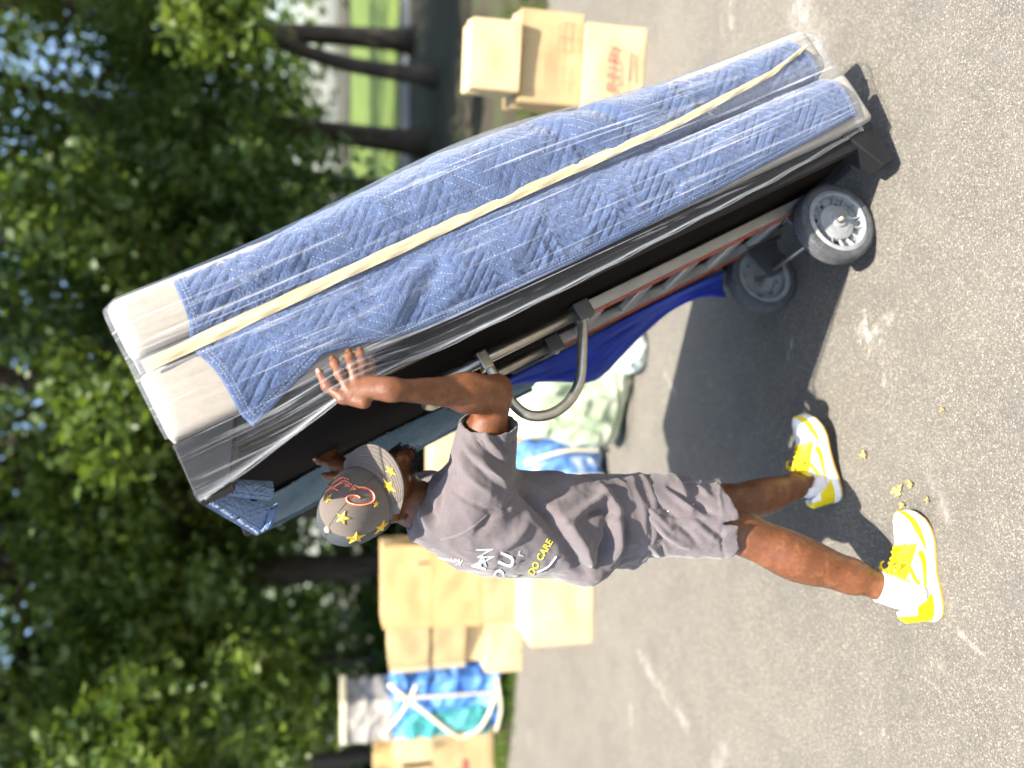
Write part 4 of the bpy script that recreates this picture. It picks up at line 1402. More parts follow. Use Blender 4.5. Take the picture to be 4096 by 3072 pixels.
# print on the back
def flat_text(txt, shear=0.0, bold=0.0):
    cu_ = bpy.data.curves.new('lettering', 'FONT'); cu_.body = txt; cu_.size = 1.0; cu_.resolution_u = 3; cu_.shear = shear; cu_.offset = bold
    o = bpy.data.objects.new('lettering', cu_); COL.objects.link(o)
    bpy.context.view_layer.update()
    me = bpy.data.meshes.new_from_object(o.evaluated_get(bpy.context.evaluated_depsgraph_get()))
    bpy.data.objects.remove(o); bpy.data.curves.remove(cu_)
    bm = bmesh.new(); bm.from_mesh(me); bpy.data.meshes.remove(me)
    bmesh.ops.triangulate(bm, faces=bm.faces[:])
    bmesh.ops.subdivide_edges(bm, edges=[e_ for e_ in bm.edges if e_.calc_length() > .25], cuts=1)
    bmesh.ops.triangulate(bm, faces=bm.faces[:])
    bm.verts.ensure_lookup_table()
    V = np.array([v.co[:2] for v in bm.verts]); F = [tuple(v.index for v in f.verts) for f in bm.faces]
    bm.free()
    return V, F
def letter_on(bvh, txt, o, ex, ey, m, name, parent, off=.0016, shear=0.0, bold=0.0):
    """glyphs laid so that text x runs along ex and y along ey from o (frame points), pressed on a surface"""
    V, F = flat_text(txt, shear, bold)
    o, ex, ey = np.array(o), np.array(ex), np.array(ey)
    w = [on_mesh(bvh, *(o + v[0] * ex + v[1] * ey), off) for v in V]
    F = [f for f in F if all(w[i] is not None for i in f)]
    if not F: return
    good = [x for x in w if x is not None]
    fill = np.mean(good, 0)
    w = [x if x is not None else fill for x in w]
    F = [f for f in F if max(np.linalg.norm(w[f[i]] - w[f[i - 1]]) for i in range(3)) < .06]
    return mesh(name, w, F, m, parent, False, local=False)
M_INKW = simple('white_print', (.72, .71, .70), .7, .12, 60)
M_INKG = simple('grey_green_print', (.34, .38, .36), .7, .2, 60)
M_INKP = simple('peach_print', (.66, .46, .38), .7, .15, 60)
M_INKY = simple('yellow_print', (.80, .66, .05), .7, .1, 60)
def zt(x, y): return (1650 + .2939 * x, 2100 + .2939 * y)
def zv(x, y): return (.2939 * x, .2939 * y)
letter_on(tee_bvh, 'Kev', zt(700, 470), zv(-120, -20), zv(-60, 110), M_INKP, 'print', person, bold=.01)
letter_on(tee_bvh, 'A', zt(1010, 560), zv(-230, -10), zv(30, -210), M_INKG, 'print', person, bold=.015)
letter_on(tee_bvh, 'A', zt(990, 600), zv(-40, -190), zv(-240, 20), M_INKW, 'print', person, bold=.03)
letter_on(tee_bvh, 'W', zt(1130, 480), zv(-40, -210), zv(-330, 90), M_INKG, 'print', person, bold=.01)
letter_on(tee_bvh, 'U', zt(1350, 600), zv(60, -250), zv(-270, -110), M_INKW, 'print', person, bold=.03)
letter_on(tee_bvh, 'O', zt(1240, 800), zv(10, -250), zv(-200, -20), M_INKW, 'print', person, bold=.03)
letter_on(tee_bvh, 'r', zt(1500, 440), zv(60, -200), zv(-160, -40), M_INKG, 'print', person, bold=.02)
letter_on(tee_bvh, 'DO CARE', zt(1640, 690), zv(62, -108), zv(-112, -66), M_INKY, 'print', person, bold=.02)
stroke_on(tee_bvh, [zt(1700, 640), zt(1850, 560), zt(1960, 425)], .0022, M_INKW, 'print', person)
stroke_on(tee_bvh, [zt(205, 370), zt(240, 400), zt(420, 460), zt(640, 490)], .0016, M_INKW, 'print', person)

# ---- shorts
hemN = P(1555, 1122, 1.945); hemF = P(1540, 1085, 2.15)
pf = Field((-.64, 1.70, .44), (-.12, 2.36, .92), .0048)
pf.loft([(.70, -.365, 2.02, .100, .165), (.80, -.375, 2.02, .104, .160), (.88, -.38, 2.02, .104, .158)], FT, RT, k=.02, sq=2.2)
for hp_, he, sg_ in ((np.array([-.365, 1.955, .80]), hemN, 1), (np.array([-.385, 2.095, .80]), hemF, -1)):
    pf.cone(hp_, he + (he - hp_) * .2, .096, .108 if sg_ > 0 else .098, .04)
ext = {}
for hp_, he, sg_ in ((np.array([-.365, 1.955, .80]), hemN, 1), (np.array([-.385, 2.095, .80]), hemF, -1)):
    ax = (he - hp_) / np.linalg.norm(he - hp_)
    pf.cone(he - ax * .07, he + ax * .12, .090 if sg_ > 0 else .080, .100 if sg_ > 0 else .090, .004, 's')
g = [pf.lo[k] + pf.h * np.arange(pf.n[k]) for k in range(3)]
X, Y, Z = np.meshgrid(*g, indexing='ij')
hemz = hemN[2] - .004 + (X - hemN[0]) * .10 + (Y - 1.95) * -.02 + .004 * np.sin(X * 60)
pf.D = np.maximum(pf.D, (hemz - Z).astype(np.float32))
# vent at the outer side seam
vx = (X - (hemN[0] + .008)); vent = np.maximum(np.abs(vx) - (.004 + .10 * (hemN[2] + .045 - Z).clip(0)) * .9, np.maximum(Z - (hemN[2] + .045), Y - 1.92))
pf.D = np.maximum(pf.D, -vent.astype(np.float32))
Vp, Fp = pf.mesh()
Vp = relax(Vp, Fp, 3, .5)
Np_ = vnormals(Vp, Fp)
sh_folds = [
    ([z3(1075, 965), z3(1180, 1010), z3(1280, 1080)], .008, -.009), ([z3(1080, 1010), z3(1150, 1060), z3(1240, 1150)], .007, .007),
    ([z3(1190, 880), z3(1280, 940), z3(1400, 1020), z3(1470, 1050)], .009, -.009), ([z3(1210, 920), z3(1310, 990), z3(1420, 1060)], .008, .008),
    ([z3(1270, 860), z3(1380, 900), z3(1460, 960)], .008, .006), ([z3(1070, 1060), z3(1140, 1160), z3(1240, 1230)], .009, -.010),
    ([z3(1100, 1070), z3(1200, 1170), z3(1320, 1230)], .008, .008), ([z3(1240, 1090), z3(1320, 1150), z3(1380, 1220)], .008, -.008),
    ([z3(1340, 1080), z3(1420, 1150), z3(1500, 1200)], .008, .007), ([z3(1390, 1090), z3(1460, 1140), z3(1520, 1180)], .006, -.006),
    ([z3(1050, 1180), z3(1120, 1230), z3(1180, 1290)], .008, .006), ([z3(1070, 1195), z3(1170, 1215), z3(1180, 1270)], .004, -.005),
    ([z3(1080, 1050), z3(1200, 1052), z3(1320, 1062), z3(1440, 1085)], .0035, -.006),
    ([z3(1500, 840), z3(1490, 940), z3(1510, 1050)], .004, .003), ([z3(1505, 1110), z3(1500, 1200), z3(1520, 1290)], .0035, -.004),
]
dp = 1.3 * creases(Vp, Np_, sh_folds)
dp += .006 * (ridge(np.stack([Vp[:, 0] * 13, Vp[:, 1] * 13, Vp[:, 2] * 8 + Vp[:, 0] * 8], -1) + 4.1, 2) - .5) + .003 * (ridge(Vp * 34, 2) - .5)
Vp = Vp + Np_ * dp[:, None]
Vp = relax(Vp, Fp, 1, .25)
mesh('shorts', Vp, Fp, M_SHORT, person, True, local=False)
sh_bvh = BVHTree.FromPolygons([Vector(v) for v in Vp], [tuple(f) for f in Fp])
M_PAINT = simple('white_paint_splash', (.62, .56, .55), .7, .1, 40)
for (x, y, r) in ((1370, 880, 13), (1385, 868, 9), (1420, 865, 10), (1205, 1028, 5), (1345, 990, 4)):
    c_ = z3(x, y); w = []; n_ = 12
    for k in range(n_):
        a = 2 * math.pi * k / n_; rr = r * .7233 * random.uniform(.65, 1.15)
        w.append(on_mesh(sh_bvh, c_[0] + rr * math.cos(a), c_[1] + rr * math.sin(a), .0012))
    if all(x_ is not None for x_ in w):
        mesh('paint_splash', w, [tuple(range(n_))], M_PAINT, person, local=False)

# ------------------------------------------------------------------ cap
M_CAP = cloth_mat('cap_brown_twill', (.120, .098, .082), (.165, .138, .118))
def mesh_mat():
    t = NT('cap_black_mesh')
    c = t.coords(rot=(.4, .5, .1))
    w = t.n('ShaderNodeTexWave', bands_direction='DIAGONAL'); w.inputs['Scale'].default_value = 120; w.inputs['Distortion'].default_value = 1.2; t.l(c, w.inputs[0])
    v = t.voro(c, 330)
    cc = t.mix(t.ramp(w.outputs['Fac'], [(.35, 0.0), (.7, 1.0)]), (.022, .028, .034), (.10, .115, .125))
    b = t.bsdf(Base_Color=cc, Roughness=.6)
    t.l(t.bump(t.math('ADD', w.outputs['Fac'], v), .8, .002), b.inputs['Normal'])
    return t.done(b.outputs[0])
M_MESH = mesh_mat()
cap = bpy.data.objects.new('cap', None); COL.objects.link(cap); cap.parent = person; cap.empty_display_size = .05; cap.matrix_parent_inverse = person.matrix_world.inverted()
def dome(th0, th1, nth, nph, grow=0.0, ph1=math.pi / 2):
    V = []
    for i in range(nth):
        th = th0 + (th1 - th0) * i / (nth - 1)
        for j in range(nph):
            ph = ph1 * j / (nph - 1)
            c, s = math.cos(th), math.sin(th)
            r = math.cos(ph) ** .78; u = math.sin(ph) ** 1.0
            front = max(0, c)
            f = (.104 + grow) * c * r - .008 * u
            l = (.086 + grow) * s * r
            h = (.124 + grow) * u + .012 * front * r * u
            V.append(Hd(f, l, h - .008))
    return np.array(V), grid_faces(nth, nph)
A1 = R(80)
Vd_, Fd_ = dome(-A1, A1, 60, 26); front_panel = mesh('front_panel', Vd_, Fd_[:, ::-1], M_CAP, cap, True, local=False)
Vm_, Fm_ = dome(A1, 2 * math.pi - A1, 50, 26, -.0006); mesh_panel = mesh('mesh_panel', Vm_, Fm_[:, ::-1], M_MESH, cap, True, local=False)
# seams
parts = []
for th in (0, A1, -A1, R(180)):
    pts = []
    for j in range(24):
        ph = math.pi / 2 * j / 23
        c, s = math.cos(th), math.sin(th); r = math.cos(ph) ** .78; u = math.sin(ph)
        pts.append(Hd(.1045 * c * r - .008 * u, .0865 * s * r, .1245 * u + .012 * max(0, c) * r * u - .008))
    parts.append(tube(pts, .0011, 5))
for k_ in (0, .012):
    pts = []
    for j in range(80):
        th = 2 * math.pi * j / 79
        pts.append(Hd(.1048 * math.cos(th), .0868 * math.sin(th), -.008 + k_))
    parts.append(tube(pts, .0013 if k_ == 0 else .0006, 5))
V_, F_ = merge(parts)
mesh('seam', V_, F_, simple('cap_seam', (.10, .082, .07), .9, .1, 60), cap, True, local=False)
V_, F_ = lathe([(.0001, .006), (.006, .005), (.009, .001), (.009, -.002)], 16, 'Z')
mesh('button', [Hd(-.008 + v[0], v[1], .118 + v[2]) for v in V_], F_, simple('cap_button', (.42, .33, .24), .6, .1, 40), cap, True, local=False)
# brim
BN, BM = 50, 22
Vr = []
for i in range(BN):
    a = R(-72) + R(144) * i / (BN - 1)
    for j in range(BM):
        q = j / (BM - 1)
        f0, l0 = .1035 * math.cos(a * .98), .0855 * math.sin(a * .98)
        ext_ = .092 * (math.cos(a * 1.22) ** .55 if math.cos(a * 1.22) > 0 else 0)
        f = f0 + q * ext_; l = l0 + q * (.012 * math.sin(a))
        drop = -.006 * q + 1.5 * (l * l) * (.3 + .7 * q)
        Vr.append(Hd(f, l, -.006 - drop))
Vr = np.array(Vr)
brim = mesh('brim', Vr, grid_faces(BN, BM), M_CAP, cap, True, local=False)
sm = brim.modifiers.new('thickness', 'SOLIDIFY'); sm.thickness = .004; sm.offset = 0
G = Vr.reshape(BN, BM, 3)
parts = []
for j in (4, 7, 10, 13, 16, 19):
    parts.append(tube(G[4:-4, j] + hu * .0022, .0007, 4))
V_, F_ = merge(parts)
mesh('brim_stitching', V_, F_, simple('brim_thread', (.095, .08, .07), .9, .1, 60), cap, True, local=False)
# where things sit on the cap
capV = np.concatenate([Vd_, Vm_, Vr + hu * .002]); capF = np.concatenate([Fd_, Fm_ + len(Vd_), grid_faces(BN, BM) + len(Vd_) + len(Vm_)])
cap_bvh = BVHTree.FromPolygons([Vector(v) for v in capV], [tuple(f) for f in capF])
def zc(x, y): return (1240 + .3013 * x, 1740 + .3013 * y)
def gold_mat():
    t = NT('gold_star')
    f = t.noise(t.coords(), 240, 3, .6)
    b = t.bsdf(Base_Color=t.ramp(f, [(.3, (.62, .40, .03)), (.7, (.86, .62, .10))]), Metallic=.55, Roughness=.32)
    t.l(t.bump(f, .25, .001), b.inputs['Normal'])
    return t.done(b.outputs[0])
M_GOLD = gold_mat()
for (x, y, r, rot) in ((1070, 480, 92, .2), (1045, 680, 128, .15), (245, 842, 76, .9), (435, 1100, 92, .3), (608, 1366, 126, .55), (945, 1220, 118, .25), (876, 915, 46, .6), (350, 560, 42, .2), (740, 1500, 70, .3), (395, 1480, 60, .6)):
    px_ = zc(x, y)
    d = Vector(ray(*px_)).normalized()
    h = cap_bvh.ray_cast(Vector(EYE), d)
    if h[0] is None: continue
    n = h[1] if h[1].dot(d) < 0 else -h[1]
    rr = r * .3013 / _F * 1.83
    e1 = n.cross(Vector((0, 0, 1))).normalized(); e2 = n.cross(e1)
    V_ = [h[0] + n * (.0015 + rr * .22)]
    for k in range(10):
        a = rot + math.pi * k / 5; q = rr * 1.05 if k % 2 == 0 else rr * .45
        V_.append(h[0] + e1 * q * math.cos(a) + e2 * q * math.sin(a) + n * .0015)
    for k in range(10):
        V_.append(Vector(V_[1 + k]) - n * .004)
    F_ = [(0, 1 + k, 1 + (k + 1) % 10) for k in range(10)] + [(1 + k, 11 + k, 11 + (k + 1) % 10, 1 + (k + 1) % 10) for k in range(10)]
    mesh('star', V_, F_, M_GOLD, cap, False, local=False)
M_REDT = simple('red_embroidery', (.60, .035, .03), .5, .25, 120, .4, 400)
M_TANT = simple('tan_embroidery', (.72, .42, .22), .55, .15, 120)
script = [
    ([(668, 838), (630, 812), (570, 803), (510, 815), (486, 848), (512, 893), (590, 922), (690, 927), (785, 908), (842, 868), (848, 805), (812, 748), (748, 712), (690, 700), (635, 702)], .0034),
    ([(640, 700), (600, 672), (570, 690), (560, 715), (530, 742)], .0021), ([(600, 690), (575, 725), (610, 716)], .0018),
    ([(560, 668), (520, 650), (505, 672), (480, 690)], .0019), ([(535, 690), (500, 678), (465, 688)], .0018),
    ([(525, 640), (490, 622), (470, 650), (500, 665)], .0019), ([(520, 600), (480, 580), (470, 612), (505, 630)], .0019),
    ([(500, 625), (440, 615), (360, 668), (280, 715), (215, 762)], .0019), ([(475, 580), (430, 572), (350, 625), (285, 690), (240, 740)], .0019),
    ([(450, 640), (400, 650), (330, 700), (300, 735)], .0018), ([(222, 690), (270, 690), (330, 720), (382, 742)], .0020),
    ([(440, 575), (400, 575), (350, 610), (300, 660)], .0018)]
for pts, r_ in script:
    stroke_on(cap_bvh, [zc(*p_) for p_ in pts], r_, M_REDT, 'embroidery', cap, .0006, 44, 8)
    stroke_on(cap_bvh, [zc(*p_) for p_ in pts], r_ * .5, M_TANT, 'embroidery', cap, .0006 + r_ * .72, 44, 6)

# ------------------------------------------------------------------ sneakers and socks
M_YEL = simple('yellow_leather', (.78, .60, .004), .42, .06, 14, .12, 260)
M_WHT = simple('white_leather', (.80, .79, .76), .42, .05, 14, .12, 260)
M_MID = simple('white_midsole', (.82, .81, .78), .5, .05, 14)
M_OUT = simple('amber_outsole', (.55, .33, .06), .55, .1, 20)
M_SOCK = simple('white_sock', (.74, .70, .68), .95, .08, 60, .5, 320)
M_LACE = simple('yellow_lace', (.72, .52, .01), .8, .1, 50, .3, 300)
LS, WS_ = .298, .108
def half_w(x, side):
    """outline of the sole: x from heel 0 to toe LS ; side +1 = left of the foot"""
    t = np.clip(np.asarray(x) / LS, 0, 1)
    a = np.interp(t, [0, .02, .06, .14, .25, .40, .55, .70, .82, .91, .97, .993, 1.0], [.0, .016, .027, .034, .035, .034, .040, .049, .048, .040, .024, .011, .0])
    return a * (1.0 if side > 0 else 1.04)
def shoe(name, heel, toe_dir, pitch, lat, label):
    """lat: +1 the foot's left side is its inner side (right shoe)"""
    fx = np.array([toe_dir[0], toe_dir[1], 0.]); fx /= np.linalg.norm(fx)
    fy = np.array([-fx[1], fx[0], 0.])
    f2 = fx * math.cos(pitch) + U_ * math.sin(pitch); fz = np.cross(f2, fy)
    T = lambda p: heel + p[0] * f2 + p[1] * fy + p[2] * fz
    TT = lambda A: heel + np.outer(A[:, 0], f2) + np.outer(A[:, 1], fy) + np.outer(A[:, 2], fz)
    root = bpy.data.objects.new(name, None); COL.objects.link(root); root.parent = person; root.empty_display_size = .05; root.matrix_parent_inverse = person.matrix_world.inverted()
    if label: root['label'] = label
    # sole slabs
    xs_ = np.concatenate([np.linspace(0, .02, 6), np.linspace(.03, .26, 26), np.linspace(.265, LS, 14)])
    out = [(x, half_w(x, 1)) for x in xs_] + [(x, -half_w(x, -1)) for x in xs_[::-1][1:-1]]
    out = np.array(out)
    spring = lambda x: .020 * np.clip((x - .21) / .09, 0, 1) ** 1.8
    def slab(z0, z1, g0, g1, m, nm):
        c = np.array([LS * .5, 0])
        rings = []
        for z_, g_ in ((z0, g0), (z0 + .002, g0 + .0015), (z1 - .002, g1 + .0015), (z1, g1)):
            o2 = c + (out - c) * (1 + g_ / np.array([LS * .5, .045]))
            rings.append(np.column_stack([o2, z_ + spring(o2[:, 0])]))
        n = len(out); Vv = np.concatenate(rings)
        Fv = [(r_ * n + i, r_ * n + (i + 1) % n, (r_ + 1) * n + (i + 1) % n, (r_ + 1) * n + i) for r_ in range(3) for i in range(n)]
        Fv += [tuple(range(n))[::-1], tuple(3 * n + i for i in range(n))]
        return mesh(nm, TT(Vv), Fv, m, root, False, local=False)
    slab(0, .0085, .0005, .001, M_OUT, 'outsole')
    slab(.0085, .030, .002, .0, M_MID, 'midsole')
    # tread notches round the outsole
    parts = []
    for i in range(0, 44):
        x = .012 + i * .0064
        if .225 < x: break
        for sd_ in (1, -1):
            y0 = sd_ * (half_w(x, sd_) + .0012)
            v = [(x, y0, .0005), (x + .0052, sd_ * (half_w(x + .0052, sd_) + .0012), .0005), (x + .0052, sd_ * (half_w(x + .0052, sd_) + .0022), .0075), (x, y0 + sd_ * .001, .0075)]
            parts.append(([T(p) for p in v], [(0, 1, 2, 3)]))
    V_, F_ = merge(parts)
    mesh('tread', V_, F_, M_OUT, root, False, local=False)['kind'] = 'stuff'
    # upper
    uf = Field((-.012, -.062, .016), (.31, .062, .152), .0023)
    def c_(a, b, ra, rb, k=.02, flat=None): uf.cone(a, b, ra, rb, k, flat=flat)
    K = [(.035, .045, .032), (.07, .048, .033), (.11, .050, .035), (.15, .047, .040), (.19, .042, .044), (.225, .038, .044), (.255, .033, .036), (.272, .029, .024)]
    sl_, p_ = uf.sub_((-.01, -.06, .016), (.308, .06, .15), 0)
    x, y, z_ = p_[..., 0], p_[..., 1], p_[..., 2]
    # height of the upper above the sole along the foot, and its width
    hx = np.interp(x, [0, .02, .05, .085, .115, .14, .17, .20, .225, .25, .275, .290, .300], [.082, .092, .094, .086, .094, .099, .082, .066, .057, .050, .043, .034, .018])
    wx = np.where(y > 0, half_w(x, 1), half_w(x, -1)) - .0025
    zb = .020
    zr = (z_ - zb - spring(x)) / hx
    prof_w = np.where(x < .10, np.clip(1 - .28 * np.clip(zr, 0, 1) ** 1.5, 0, 1), np.sqrt(np.clip(1 - np.clip(zr, 0, 1) ** 2.3, 0, 1)) * .82 + .18 * (1 - np.clip(zr, 0, 1)))
    prof_w = np.where((x >= .10) & (x < .15), prof_w * (x - .10) / .05 * 1 + (1 - .34 * np.clip(zr, 0, 1) ** 1.5) * (1 - (x - .10) / .05), prof_w)
    d = np.abs(y) - wx * np.maximum(prof_w, .0)
    d = np.maximum(d, (zr - 1) * .05)
    d = np.maximum(d, (zb - .002 + spring(x) - z_))
    uf.D[sl_] = np.minimum(uf.D[sl_], d.astype(np.float32))
    # ankle opening
    uf.cone((.052, 0, .075), (.062, 0, .17), .030, .038, .008, 's', flat=((0, 1, 0), .80))
    uf.cone((.085, 0, .085), (.100, 0, .17), .026, .034, .008, 's', flat=((0, 1, 0), .80))
    Vu, Fu = uf.mesh()
    Vu = relax(Vu, Fu, 4, .5)
    Nu = vnormals(Vu, Fu)
    mesh('upper', TT(Vu), Fu, M_WHT, root, True, local=False)
    cen = Vu[Fu].mean(1); cn = Nu[Fu].mean(1)
    ux, uy, uz = cen[:, 0], cen[:, 1], cen[:, 2] - .020 - spring(cen[:, 0])
    outer = cn[:, 1] * np.sign(uy) > -.2
    def patch(mask, off, m, nm):
        ff = Fu[mask & outer]
        if len(ff) == 0: return
        used, inv = np.unique(ff, return_inverse=True)
        vv = Vu[used] + Nu[used] * off
        f2_ = inv.reshape(ff.shape)
        # wall down to the surface along the border
        E_ = np.concatenate([f2_[:, [0, 1]], f2_[:, [1, 2]], f2_[:, [2, 3]], f2_[:, [3, 0]]])
        key = np.sort(E_, 1); _, ix, ct = np.unique(key, axis=0, return_index=True, return_counts=True)
        b_ = E_[ix[ct == 1]]
        n = len(vv)
        vv = relax(vv, f2_, 3, .35) + Nu[used] * .0004
        vv = np.concatenate([vv, Vu[used] - Nu[used] * .0005])
        walls = np.stack([b_[:, 1], b_[:, 0], b_[:, 0] + n, b_[:, 1] + n], 1)
        mesh(nm, TT(vv), np.concatenate([f2_, walls]), m, root, True, local=False)
    # toe guard: wraps the toe below the toe box top
    patch((ux > .180) & (uz < np.interp(ux, [.18, .205, .24, .27, .29], [.010, .020, .028, .027, .026])) , .0016, M_YEL, 'toe_guard')
    # eyestay / lace panel
    patch((ux > .108) & (ux < .205) & (uz > np.interp(ux, [.108, .13, .16, .19, .205], [.078, .064, .050, .036, .030])), .0022, M_YEL, 'lace_panel')
    # heel panel
    patch((ux < np.interp(uz, [0, .02, .05, .07], [.088, .066, .046, .030])) & (uz < .060), .0018, M_YEL, 'heel_panel')
    patch((ux < .018) & (uz > .052), .0026, M_YEL, 'heel_tab')
    patch((ux > .040) & (ux < .112) & (uz > np.interp(ux, [.04, .07, .095, .112], [.074, .060, .058, .066])), .0030, M_YEL, 'collar_band')
    # band from the lace panel down to the heel
    patch((ux > .05) & (ux < .15) & (np.abs(uz - np.interp(ux, [.05, .15], [.026, .064])) < .006), .0024, M_YEL, 'side_band')
    # swoosh: thick at the ball end, curling back to a thin point at the heel
    def sw(x_, z0):
        lo = np.interp(x_, [.060, .09, .12, .15, .170, .186], [.034, .024, .0165, .0125, .0135, .020])
        hi = np.interp(x_, [.060, .09, .12, .15, .170, .180, .186], [.036, .031, .0265, .0265, .031, .034, .030])
        return (z0 > lo) & (z0 < hi)
    patch((ux > .06) & (ux < .186) & sw(ux, uz), .0034, M_YEL, 'swoosh')
    # laces
    rows_ = []
    for i, x in enumerate(np.linspace(.125, .198, 6)):
        hz_ = .020 + spring(x) + np.interp(x, [0, .02, .05, .085, .115, .14, .17, .20, .225], [.082, .092, .094, .086, .094, .099, .082, .066, .057])
        w_ = .022
        pts = [(x - .004, -w_ - .004, hz_ - .014), (x, -w_ * .6, hz_ - .001), (x + .003, 0, hz_ + .0055), (x + .004, w_ * .6, hz_ - .001), (x + .008, w_ + .004, hz_ - .014)]
        if i % 2: pts = [(p[0], -p[1], p[2]) for p in pts]
        rows_.append([T(p) for p in catmull(pts, 16)])
    hz_ = .128
    for sd_ in (1, -1):
        lp = [(.128, 0, hz_ - .008), (.135, sd_ * .012, hz_ + .004), (.148, sd_ * .030, hz_ + .002), (.150, sd_ * .038, hz_ - .012), (.138, sd_ * .026, hz_ - .010), (.126, 0, hz_ - .006)]
        rows_.append([T(p) for p in catmull(lp, 24)])
        lp = [(.128, 0, hz_ - .006), (.145, sd_ * .014, hz_ + .006), (.160, sd_ * .026, hz_ - .004), (.164, sd_ * .034, hz_ - .020)]
        rows_.append([T(p) for p in catmull(lp, 16)])
    V_, F_ = merge([tube(r_, .0026, 6) for r_ in rows_])
    mesh('laces', V_, F_, M_LACE, root, True, local=False)['kind'] = 'stuff'
    tb = [(.105 + .012 * k, yy, .100 + .010 * k - .018 * yy * yy / .0006 * .35) for k in range(4) for yy in np.linspace(-.024, .024, 7)]
    tg = mesh('tongue', TT(np.array(tb)), grid_faces(4, 7), M_YEL, root, True, local=False)
    sm = tg.modifiers.new('thickness', 'SOLIDIFY'); sm.thickness = .007
    return T
def sock(an, kn, shoeT, name='sock'):
    ax = (kn - an); ax /= np.linalg.norm(ax)
    base = shoeT((.075, 0, .050)); mid = shoeT((.074, 0, .090))
    top = an + ax * .020
    pts = catmull([base, mid, mid * .35 + top * .65, top], 18)
    k = np.linspace(0, 1, 18)
    rr = np.interp(k, [0, .3, .6, .86, .95, 1], [.039, .0425, .0430, .0425, .0430, .0405])
    rr = rr + .0007 * np.sin(np.arange(18) * 2.4)
    V_, F_ = tube(pts, rr, 32, cap=True)
    mesh(name, V_, F_, M_SOCK, person, True, local=False)
# near (right) shoe stands flat, far (left) shoe has its toe lifted
hN = gnd(2012 * DS, 1330 * DS); tN = gnd(1968 * DS, 1108 * DS)
dirN = (tN - hN) / np.linalg.norm(tN - hN)
heelN = np.array([ankN[0], ankN[1], 0]) - dirN * .092 + np.array([.004, -.012, 0])
TN = shoe('sneaker', heelN + np.array([0, 0, .0]), dirN, 0.0, 1, None)
dirF = np.array([.96, .24, 0.]); dirF /= np.linalg.norm(dirF)
heelF = np.array([ankF[0], ankF[1], 0]) - dirF * .062
TF = shoe('sneaker', heelF + np.array([0, 0, .004]), dirF, R(12), -1, None)
sock(ankN, kneeN, TN)
sock(ankF, kneeF, TF)
# ------------------------------------------------------------------ cartons
def card_mat(name, col, lite):
    t = NT(name)
    c = t.coords()
    a = t.noise(c, 3.5, 5, .6); g = t.noise(t.coords(scale=(30, 30, 1.5)), 3, 3, .6)
    cc = t.ramp(a, [(.3, col), (.7, lite)])
    cc = t.mix(t.ramp(g, [(.4, .18), (.6, 0.0)]), cc, tuple(x * .75 for x in col))
    b = t.bsdf(Base_Color=cc, Roughness=.8)
    b.inputs['Specular IOR Level'].default_value = .25
    t.l(t.bump(a, .3, .01), b.inputs['Normal'])
    return t.done(b.outputs[0])
M_CARD = card_mat('cardboard', (.42, .30, .15), (.52, .39, .21))
M_CARD2 = card_mat('cardboard_pale', (.52, .40, .22), (.62, .50, .30))
M_CARD3 = card_mat('cardboard_orange', (.46, .30, .125), (.55, .38, .18))
M_PTAPE = simple('clear_tan_tape', (.55, .44, .27), .25, .08, 10)
M_RPRINT = simple('faded_red_print', (.44, .09, .08), .8, .2, 40)
M_BPRINT = simple('faded_brown_print', (.30, .15, .08), .8, .2, 40)
M_KPRINT = simple('black_marker', (.03, .028, .025), .7, .2, 40)
def carton(fl, ang, w, d, h, z0, m, label, prints=(), group=None, tape=True):
    """fl: front-left bottom corner on plan; ang: direction of the front edge; w, d, h sizes"""
    ex = np.array([math.cos(ang), math.sin(ang), 0]); ey = np.array([-ex[1], ex[0], 0])
    M_ = Matrix(((ex[0], ey[0], 0, fl[0]), (ex[1], ey[1], 0, fl[1]), (0, 0, 1, z0), (0, 0, 0, 1)))
    root = empty('cardboard_box', mat=M_)
    tag(root, label, 'box', group)
    # body with slightly bulged, softened walls
    n = 7
    b = bmesh.new(); bmesh.ops.create_cube(b, size=1.0)
    bmesh.ops.bevel(b, geom=b.edges[:], offset=.006 / max(w, d, h), segments=2, affect='EDGES')
    for v in b.verts: v.co = Vector(((v.co.x + .5) * w, (v.co.y + .5) * d, .001 + (v.co.z + .5) * (h - .004)))
    bmesh.ops.subdivide_edges(b, edges=[e_ for e_ in b.edges if e_.calc_length() > .08], cuts=n, use_grid_fill=True)
    sd_ = random.random() * 50
    for v in b.verts:
        q = v.co
        u = [q.x / w, q.y / d, q.z / h]
        bl = .016 * mnoise.noise(Vector((q.x * 5 + sd_, q.y * 5, q.z * 5))) + .005
        for a_ in range(2):
            k = math.prod(math.sin(math.pi * min(1, max(0, u[j]))) ** .5 if 0 < u[j] < 1 else 0 for j in range(3) if j != a_)
            if u[a_] > .99: q[a_] += bl * k
            if u[a_] < .01: q[a_] -= bl * k
    from_bm('carton_body', b, m, root, False)
    # the two top flaps meet at a seam
    for s_ in (0, 1):
        y0, y1 = (0.003, d * .5 - .002) if s_ == 0 else (d * .5 + .002, d - .003)
        from_bm('top_flap', box_bm((.003, y0, h - .0025), (w - .003, y1, h + .0015)), m, root)
    if tape:
        from_bm('box_tape', box_bm((-.0095, d * .5 - .026, h - .07), (w + .0095, d * .5 + .026, h + .0025), .001, 1), M_PTAPE, root)
    fr = BVHTree.FromObject
    for p_ in prints:
        kind = p_[0]
        if kind == 'text':
            _, txt, x, z, size, mm = p_
            V, F = flat_text(txt, 0, .015)
            mesh('box_print', [(x + v[0] * size, -.0190, z + v[1] * size) for v in V], F, mm, root)
        else:
            _, x0, z0_, x1, z1_, mm = p_
            from_bm('box_print', box_bm((x0, -.0192, z0_), (x1, -.0180, z1_)), mm, root)
    return root
